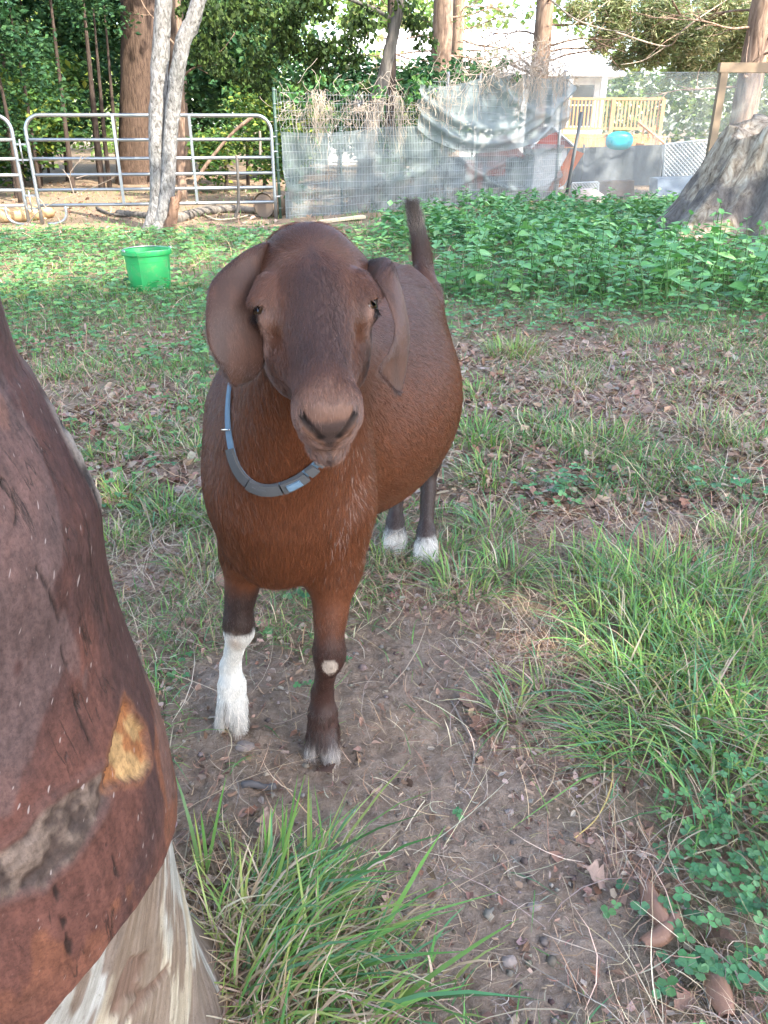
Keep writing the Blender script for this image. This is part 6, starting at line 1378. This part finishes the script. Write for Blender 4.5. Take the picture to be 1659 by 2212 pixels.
m = MB(); m.tube([nf(2.2, 0, -.2), nf(2.15, .8, -.18), nf(2.25, 1.7, .02)], [.012, .01, .006], 5); m.build('stem', M_BARK, IV)
# solar light on the wire
SL = thing('solar_light', 'small black solar lamp clipped to the wire above the netting', 'lamp', (0, 0, 0)); p = at(775, 228, 12.55)
M_BLK = simple('black_plastic', (.018, .020, .024), .4, 0, .5)
m = MB(); m.box(p + (0, 0, .03), (.17, .10, .045), rot_x(-.4), None, .008); m.build('solar_panel', M_BLK, SL, False)
m = MB(); m.box(p + (0, .01, -.04), (.15, .06, .085), None, None, .01); m.build('housing', simple('lamp_tan', (.25, .20, .15), .5), SL, False)
m = MB(); m.tube([p + (0, -.052, .0), p + (0, -.030, .0)], .016, 10); m.build('sensor', M_WHITE, SL)
for dx in (-.04, .045): m = MB(); m.tube([p + (dx, .02, .05), p + (dx, .02, .14)], .006, 5); m.build('hook', M_GALV, SL)
# thin netting to the right, dark stake, wooden frame
N2 = thing('netting_fence', 'thin see-through netting with a dark slanting stake right of the sagging netting', 'fence', (3.07, 15.12, 0))
G = np.array([[(s * 5.6, -.10 * s + .03 * math.sin(s * 40 + z * 3), z * (2.02 - .05 * math.sin(s * 3)) + 0.) for z in np.linspace(0, 1, 12)] for s in np.linspace(0, 1, 60)])
m = MB(); m.grid(G); m.build('netting', M_NET2, N2)
m = MB(); a, b = at(1224, 418, 15.0) - (3.07, 15.12, 0), at(1257, 242, 15.0) - (3.07, 15.12, 0); m.tube([a, b], .030, 7); m.build('stake', M_POSTGREY, N2)
m = MB()
for z in (.02, 1.0, 1.98): m.tube([(s * 5.6, -.1 * s - .01, z) for s in np.linspace(0, 1, 20)], .003, 4, False)
m.build('wire', M_WIRE, N2)
M_TIMBER = simple('timber_brown', (.26, .19, .13), .8, 0, .2, .3, 5, .3)
WF = thing('timber_frame', 'brown timber post and beam standing behind the broken stump', 'frame', (4.75, 12.6, 0))
m = MB(); m.box((0, 0, .92), (.10, .10, 1.84)); m.build('post', M_TIMBER, WF, False)
m = MB(); m.box((.72, 0, 1.90), (1.60, .11, .12)); m.build('beam', M_TIMBER, WF, False)
m = MB(); m.box((1.48, 0, .92), (.10, .10, 1.84)); m.build('post', M_TIMBER, WF, False)

# ---------------------------------------------------------------- galvanized panels
M_TUBE = simple('galvanized_tube', (.33, .35, .37), .36, .85, .5, .12, 14)
def panel(A, B, label, feet, nverts=(.35, .66)):
    A, B = np.array((*A, 0.)), np.array((*B, 0.)); D = B - A; Lg = np.linalg.norm(D); D /= Lg; o = thing('livestock_panel', label, 'gate', tuple(A))
    q = lambda u, z, off=0.: D * u + np.array((D[1], -D[0], 0)) * off + np.array((0, 0, z))
    r = .19; zt = 1.29; arc = [(r - r * math.cos(t), zt - r + r * math.sin(t)) for t in np.linspace(0, math.pi / 2, 9)]
    path = [(0, 0.)] + [(0, z) for z in (.3, .7)] + arc + [(Lg * .33, zt), (Lg * .66, zt)] + [(Lg - u, z) for u, z in arc[::-1]] + [(Lg, .7), (Lg, .3), (Lg, 0.)]
    m = MB(); m.tube([q(*p) for p in path], .0235, 12); m.build('frame', M_TUBE, o)
    for z in (1.01, .79, .60, .42, .235):
        m = MB(); m.tube([q(.015, z), q(Lg * .5, z - .003), q(Lg - .015, z)], .0215, 10); m.build('rail', M_TUBE, o)
    for f in nverts: m = MB(); m.box(q(Lg * f, .76, .028), (.035, .012, 1.06), np.stack((D, np.cross((0, 0, 1.), D), (0, 0, 1.)), 1)); m.build('upright', M_TUBE, o, False)
    for u0, dr in feet:
        m = MB(); m.tube(smooth_path([q(u0, .22), q(u0, .12), q(u0 + dr * .04, .05), q(u0 + dr * .14, .012), q(u0 + dr * .25, .005)], 12), .019, 9); m.build('foot', M_TUBE, o)
    return o
PN = panel((-4.50, 11.0), (-1.49, 11.57), 'galvanized tube panel standing behind the forked dead tree', ((.32, -1),))
panel((-7.75, 10.93), (-4.66, 10.97), 'galvanized tube panel cut off by the left picture edge', ((2.82, 1),))
LT = thing('panel_latch', 'galvanized pin latch joining the two tube panels', 'latch', (-4.58, 10.97, 0))
for z in (.96, .78, .36, .20):
    m = MB(); m.box((0, -.01, z), (.13, .05, .022)); m.build('bracket', M_TUBE, LT, False)
for z0, z1 in ((.74, 1.02), (.16, .42)): m = MB(); m.tube([(0, -.03, z0), (0, -.03, z1)], .010, 8); m.build('pin', M_TUBE, LT)
for z in (1.04, .86, .30): m = MB(); m.tube([(-1.49 + 4.58, .60, z), (-1.42 + 4.58, .62, z)], .012, 6); m.build('hinge', M_TUBE, LT)

# ---------------------------------------------------------------- dead forked tree, broken stump, logs
DT = thing('dead_tree', 'forked dead tree with bleached grey bark before the tube panel', 'tree', (0, 0, 0))
def trunk_px(rows, Y, name, mat, parent, seg=18, jit=.05, n=40):
    P = smooth_path([(*at(px, py, Y + dy), r) for px, py, dy, r in rows], n); m = MB(); m.tube(P[:, :3], P[:, 3], seg, jit=jit); return m.build(name, mat, parent)
trunk_px([(324, 512, 0, .13), (332, 480, 0, .105), (340, 440, 0, .095), (341, 380, 0, .092), (338, 300, 0, .093), (342, 200, .05, .095), (348, 100, .1, .095), (353, 0, .1, .092), (358, -140, .1, .085), (362, -420, .1, .06)], 10.35, 'trunk', M_DEAD, DT)
trunk_px([(350, 512, -.05, .11), (354, 470, -.05, .10), (361, 420, -.05, .088), (366, 330, -.05, .083), (374, 230, -.05, .086), (386, 140, -.1, .082), (398, 85, -.1, .086), (416, 45, -.1, .082), (430, 0, -.1, .076), (448, -60, -.1, .068), (472, -260, -.1, .05)], 10.35, 'second_trunk', M_DEAD, DT)
trunk_px([(392, 92, -.1, .05), (388, 84, -.12, .045), (386, 78, -.13, .03)], 10.35, 'knot', M_DEAD, DT, 8)
for pts in ([(340, 490, 0, .09), (318, 505, -.1, .06), (300, 512, -.15, .03)], [(345, 490, -.1, .09), (340, 512, -.25, .06), (330, 528, -.35, .04)]): trunk_px(pts, 10.35, 'root', M_DEAD, DT, 10, .06, 10)
M_ROT = bark_mat('rotten_wood', (.11, .060, .040), (.30, .185, .125), 14.)
BS = thing('tree_stub', 'broken reddish-brown stub leaning beside the foot of the dead tree', 'stump', (0, 0, 0))
trunk_px([(366, 500, -.1, .10), (372, 470, -.1, .065), (376, 440, -.1, .05), (374, 425, -.1, .035)], 10.3, 'stub', M_ROT, BS, 12, .12, 14); trunk_px([(374, 452, -.1, .045), (382, 435, -.1, .04), (388, 418, -.1, .03), (384, 412, -.1, .02)], 10.3, 'stub_fork', M_ROT, BS, 10, .12, 10)
ST = thing('broken_stump', 'huge broken tree stump with furrowed bark and a dark cleft', 'stump', (4.38, 9.05, 0))
th = np.linspace(0, 2 * np.pi, 161); zz_ = np.linspace(-.05, 1, 70)
TH, ZF = np.meshgrid(th, zz_, indexing='ij'); dirx, diry = np.cos(TH), np.sin(TH)
hgt = 1.13 + .05 * np.sin(TH * 3 + 1) + .05 * np.sin(TH * 7) + .10 * sstep(-1.2, .3, np.cos(TH - .2)) 
Zs = ZF * hgt; rr = .66 + .76 * np.exp(-np.maximum(Zs, 0) * 1.55) * (1 + .10 * np.sin(TH * 5 + 2))
rr = rr + .05 * np.sin(TH * 9 + 3 * ZF) * (1 - .5 * ZF) + .03 * np.sin(TH * 23 + 4 * ZF)
_cw = np.stack((dirx * 6, diry * 6, Zs * .9), -1).reshape(-1, 3); fur = fbm(_cw, 1.7, 3., 4).reshape(TH.shape); rr = rr + .10 * (fur - .5) + .03 * (vnoise(_cw * (3, 3, 1.4), 1.5).reshape(TH.shape) - .5)
cleft = np.exp(-((((TH - math.radians(247) - .25 * (1 - ZF) + np.pi) % (2 * np.pi)) - np.pi) / .10) ** 2); rr = rr - .22 * cleft
Xs = rr * dirx * 1.14 + .14 * ZF; Ys = rr * diry; Gs = np.stack((Xs, Ys, Zs), -1); Gs[-1] = Gs[0]
inner = [Gs[:, -1] * (s_, s_, 1) + (0.1 * (1 - s_), 0, 0) - (0, 0, d_) for s_, d_ in ((.9, .03), (.6, .16), (.25, .22), (.0, .24))]
Gs = np.concatenate((Gs, np.stack(inner, 1)), 1)
m = MB(); m.grid(Gs, flip=True)
k = Nodes('stump_bark'); v = k.coord((1, 1, .15), (0, -.22, 0)); a = k.noise(13, 7, .75, v, .5); b = k.noise(2.2, 4, .6, k.coord()); _sx = k.n('SeparateXYZ'); k.set(_sx, 0, k.coord())
c = k.ramp(a, [(.34, (.085, .062, .046)), (.44, (.28, .21, .15)), (.54, (.46, .37, .275)), (.64, (.60, .52, .41))])
c = k.mix(k.ramp(k.math('ADD', b, k.math('MULTIPLY', _sx.outputs[2], -.28)), [(.30, 0), (.44, .8)]), c, k.mix(a, (.03, .026, .026), (.24, .21, .20)))
c = k.mix(k.ramp(k.math('ADD', k.noise(5, 4, .6, k.coord()), k.math('MULTIPLY', _sx.outputs[2], -.5)), [(.42, 0), (.52, .7)]), c, k.mix(a, (.05, .055, .02), (.20, .20, .07)))
m.build('stump_bark', k.done(k.bsdf(c, .9, 0, .12, k.bump(a, .9, .06))), ST)
LG = thing('cut_log', 'short thick log lying end-on beside the fence post', 'log', tuple(gp(572, 472))); M_LOGB = bark_mat('log_bark', (.13, .09, .065), (.34, .26, .19), 7.)
m = MB(); d = np.array((.42, .9, 0.)); d /= np.linalg.norm(d); m.tube([np.array((0, 0, .165)) + d * t for t in np.linspace(0, .48, 8)], .17, 22, False, jit=.03); m.build('bark', M_LOGB, LG)
m = MB(); ang = np.linspace(0, 2 * np.pi, 23)[:-1]; sx_ = np.cross(d, (0, 0, 1.)); pts = [np.array((0, 0, .165)) + (sx_ * math.cos(a) + np.array((0, 0, 1.)) * math.sin(a)) * .155 - d * .004 for a in ang] + [np.array((0, 0, .165)) - d * .006]
m.add(pts, None, [(i, (i + 1) % 22, 22) for i in range(22)]); k = Nodes('log_end'); v = k.coord(); w = k.n('TexWave', wave_type='RINGS', rings_direction='SPHERICAL', ins={'Scale': 18., 'Distortion': 3.}); k.set(w, 'Vector', v)
m.build('cut_face', k.done(k.bsdf(k.mix(w, (.16, .115, .085), (.30, .23, .18)), .85, 0, .15)), LG)
p = gp(740, 481); m = MB(); m.box(p + (0, 0, .045), (.62, .14, .035), rot_z(.30) @ rot_y(-.08), None, .003); tag(m.build('plank', simple('pale_lumber', (.62, .50, .34), .7, 0, .25, .15, 6), None, False), 'pale sawn plank lying at the foot of the netting', 'plank')
def ground_branch(pts, r0, r1, label, mat, name='fallen_branch', cat='branch', lift=.03):
    P = px_path(pts, 14, lift); m = MB(); m.tube(P, np.linspace(r0, r1, 14), 9, jit=.08); return tag(m.build(name, mat), label, cat)
ground_branch([(380, 482), (440, 468), (500, 462), (560, 464)], .07, .05, 'long grey log lying along the foot of the panel', M_BARK_GREY, 'fallen_log', 'log', .05)
ground_branch([(255, 467), (300, 470), (330, 474)], .05, .04, 'short grey log left of the dead tree', M_BARK_GREY, 'fallen_log', 'log', .04)
ground_branch([(0, 480), (60, 476), (110, 470)], .11, .10, 'tan peeled log lying under the left panel', simple('tan_log', (.48, .32, .17), .7, 0, .2, .2, 5), 'peeled_log', 'log', .10)
ground_branch([(370, 478), (430, 458), (465, 450)], .03, .02, 'thin grey branch resting on the long log', M_BARK_GREY)
ground_branch([(210, 452), (240, 466), (270, 470)], .025, .015, 'crooked thin branch on the ground left of the dead tree', M_BARK_GREY)
ground_branch([(270, 508), (320, 502), (355, 492)], .012, .008, 'pale thin stick at the foot of the dead tree', M_STRAWC, 'stick', 'stick', .02)
ground_branch([(440, 470), (470, 480), (510, 476), (540, 468)], .014, .008, 'pale stick lying on the bark chips before the long log', M_STRAWC, 'stick', 'stick', .02)
ground_branch([(395, 496), (425, 502), (450, 508)], .010, .006, 'pale thin stick right of the broken stub', M_STRAWC, 'stick', 'stick', .02)
# thin stake before the panel, cut branch behind it, twiggy saplings
trunk_px([(508, 470, 0, .022), (515, 440, 0, .020), (514, 380, 0, .018), (511, 336, 0, .018)], 11.0, 'wooden_stake', M_BARK_GREY, None, 7); tag(bpy.data.objects['wooden_stake'], 'thin upright stick standing before the right half of the panel', 'stake')
trunk_px([(418, 400, 0, .03), (450, 350, 0, .028), (500, 290, 0, .024), (545, 252, 0, .03)], 13.5, 'cut_branch', M_BARK_PINE, None, 7); tag(bpy.data.objects['cut_branch'], 'slanting cut branch with orange end behind the panel', 'branch')
trunk_px([(562, 335, 0, .02), (562, 300, 0, .02), (561, 283, 0, .018)], 13.2, 'wooden_stake', M_STICK, None, 6); tag(bpy.data.objects['wooden_stake.001'], 'short pale stake behind the right end of the panel', 'stake')
m = MB()
for pts in ([(40, 520), (70, 470), (110, 440), (165, 420), (245, 385)], [(160, 420), (150, 380), (170, 350), (195, 335)], [(170, 350), (180, 330)], [(150, 385), (135, 365)], [(165, 385), (190, 378)], [(60, 480), (30, 500)], [(100, 450), (85, 430), (70, 425)]): m.tube(smooth_path([at(a, b, 10.2) for a, b in pts], 8), np.linspace(.007, .003, 8), 4, False)
tag(m.build('twiggy_branch', M_STICK), 'bare twiggy branch in front of the panel latch', 'branch')
stone(1270, 434, .24, 'pale rock at the foot of the netting among green weeds', (1.3, .9, .62), simple('pale_rock', (.46, .38, .33), .8, 0, .2, .2, 8, .3), .2, 'rock')
for px, py, r, lab in ((1480, 556, .06, 'fist sized stone under the broken stump, leftmost'), (1540, 566, .07, 'grey stone under the middle of the broken stump'), (1610, 560, .09, 'pale stone under the broken stump near the picture edge')): stone(px, py, r, lab, (1.2, 1, .7), M_STONE, .5)

# ---------------------------------------------------------------- green bucket
BK = thing('bucket', 'bright green flat-backed plastic bucket standing in the grass', 'bucket', (*gp(327, 628)[:2], -.02), math.radians(38))
def bk_ring(r, z, n=48):
    out = []
    for a in np.linspace(0, 2 * np.pi, n + 1):
        q_ = np.array((math.cos(a), math.sin(a))) * r; q_[1] = max(q_[1], -r * .72) ; out.append((*q_, z))
    return out
prof = [(.110, .0), (.142, .004), (.146, .02), (.155, .16), (.157, .218), (.160, .219), (.163, .262), (.176, .263), (.181, .272), (.180, .292), (.174, .298), (.160, .297), (.156, .285), (.150, .16), (.140, .02), (.0, .015)]
m = MB(); m.grid(np.array([bk_ring(r, z) for r, z in prof]))
k = Nodes('green_plastic'); v = k.coord(); M_BUCK = k.done(k.bsdf(k.mix(k.ramp(k.noise(22, 6, .7, v), [(.52, 0), (.70, .45)]), k.mix(k.noise(6, 4, .6, v), (.013, .24, .060), (.020, .32, .085)), (.16, .20, .09)), k.ramp(k.noise(14, 5, .6, v), [(.3, .35), (.7, .6)]), 0, .45)); b_ = m.build('body', M_BUCK, BK, True, 28); BK.scale = (1.04, 1.04, 1.12)
for a in np.linspace(0, 2 * np.pi, 9)[:-1] + .3:
    if math.sin(a) < -.6: continue
    m = MB(); e_ = np.array((math.cos(a), math.sin(a), 0)); m.box(e_ * .1535 + (0, 0, .19), (.010, .008, .06), rot_z(a)); m.build('rib', M_BUCK, BK, False)
hp = [(.178 * math.cos(t), -.020 + .170 * math.sin(t), .295 + .004 * math.sin(t)) for t in np.linspace(0, math.pi, 24)]
m = MB(); m.tube(hp, .0032, 7); m.build('handle', M_GALV, BK)
for sx in (-1, 1): m = MB(); m.box((sx * .178, -.02, .298), (.014, .035, .014), None, None, .003); m.build('handle_clip', M_GALV, BK, False)

# ---------------------------------------------------------------- the lush weeds before the stump: each a plant with its own leaves
def weed_leaf(L, W_):
    t = np.linspace(0, 1, 5); w = W_ * np.array((.12, .46, .5, .30, .02)); z = -.22 * L * t ** 2
    G = np.stack([np.stack((-w, t * L, z + .18 * w), -1), np.stack((0 * t, t * L, z), -1), np.stack((w, t * L, z + .18 * w), -1)], 1); m = MB(); m.grid(G); return m.mesh('leaf', False)
k = Nodes('weed_leaf'); oi = k.n('ObjectInfo'); v = k.coord(); _c = k.ramp(oi.outputs['Random'], [(0, (.100, .270, .080)), (.5, (.150, .350, .125)), (1, (.230, .420, .150))]); _c = k.mix(k.noise(30, 3, .6, v), k.mix(1., _c, (.8, .8, .8), 'MULTIPLY'), k.mix(1., _c, (1.2, 1.2, 1.2), 'MULTIPLY'))
_p = k.bsdf(_c, .48, 0, .45); _t = k.n('BsdfTranslucent'); k.set(_t, 0, k.mix(1., _c, (1.2, 1.25, .7), 'MULTIPLY')); _mx = k.n('MixShader'); k.set(_mx, 0, .28); k.t.links.new(_p, _mx.inputs[1]); k.t.links.new(_t.outputs[0], _mx.inputs[2]); M_WEED = k.done(_mx.outputs[0])
M_WSTEM = simple('weed_stem', (.08, .16, .05), .6, 0, .3)
_wl = [weed_leaf(1., .62), weed_leaf(1., .5), weed_leaf(1., .7)]
for me in _wl: me.materials.append(M_WEED)
def weed_proto(h, pairs, seed):
    r_ = random.Random(seed); o = thing('weed', 'broad-leaved green weed in the lush patch before the broken stump', 'weed', (0, 0, 0), 0, 'broad-leaved weeds of the lush patch'); bend = (r_.gauss(0, .12), r_.gauss(0, .12)); sp = lambda t: np.array((bend[0] * t * t * h, bend[1] * t * t * h, t * h))
    m = MB(); m.tube([sp(t) for t in np.linspace(0, 1, 5)], [.005, .0045, .004, .003, .002], 4, False); m.build('stem', M_WSTEM, o)
    for i in range(pairs):
        t = .35 + .65 * i / max(1, pairs - 1); a0 = i * 1.57 + r_.gauss(0, .3); L = (.060 + .048 * math.sin(math.pi * min(1, t * .9))) * (1 if i < pairs - 1 else .6)
        for s_ in (0, math.pi):
            lf = bpy.data.objects.new('leaf', _wl[r_.randrange(3)]); COL.objects.link(lf); lf.parent = o; lf.location = sp(t); lf.rotation_euler = (r_.gauss(.25 if i < pairs - 1 else .6, .2), r_.gauss(0, .25), a0 + s_ + r_.gauss(0, .2)); q_ = L * r_.uniform(.8, 1.25); lf.scale = (q_ * .88,) * 3
    return o
_protos = [weed_proto(h, p_, i) for i, (h, p_) in enumerate(((.38, 5), (.30, 4), (.24, 3), (.44, 5), (.20, 3), (.34, 4)))]
WEEDS = [blob(*b) for b in ((1330, 580, 360, 90), (940, 520, 120, 40), (1250, 530, 260, 50), (1500, 600, 200, 70), (1600, 630, 120, 50), (1120, 560, 170, 50), (1080, 470, 90, 20), (1060, 620, 110, 40), (1330, 460, 220, 25))]
x, y = take(9000, 4.4, 13, 1.0, lambda x, y: np.clip(field(x, y, WEEDS, .75) * sstep(.28, .50, fbm(np.stack((x, y, x * 0), -1), 1.3, 66.) + .06) , 0, 1) * (np.hypot((x - 4.38) / 1.14, y - 9.05) > 1.2), 1.1)
o_ = np.argsort(y); x, y = x[o_], y[o_]; pick = np.sort(rng.choice(len(x), min(len(x), 900), replace=False)); x, y = x[pick], y[pick]
_used = 0
for i in range(min(290, len(x))):
    o = _protos[i] if i < 6 else dup(_protos[i % 6]); s_ = random.triangular(.55, 1.45, .85); o.location = (x[i], y[i], float(ground_z(x[i], y[i])) - .01); o.scale = (s_, s_, s_); o.rotation_euler = (0, 0, random.random() * 6.283)
WS = Soup(); xs, ys = x[290:], y[290:]; n_ = len(xs)
for xx, yy in zip(xs, ys):
    h = random.uniform(.18, .34); nn = 9; c_ = on_ground(np.full(nn, xx), np.full(nn, yy)) + np.stack((rng.normal(0, .05, nn), rng.normal(0, .05, nn), h * rng.uniform(.45, 1., nn)), -1)
    D = rand_dirs(nn); D[:, 2] *= .3; N = rand_dirs(nn) * .4; N[:, 2] += 1; L = rng.uniform(.07, .13, nn); WS.add(leaf_mesh(c_, D, N, L, L * .6, .1, pal(((.085, .225, .08), (.125, .29, .12), (.185, .345, .135)), nn, .12), -.05))
WS.build('far_weeds', M_LEAF, 'smaller leafy weeds along the foot of the netting', False); tag(bpy.data.objects['far_weeds'], None, 'weeds')
# seedlings at the right edge of the dirt
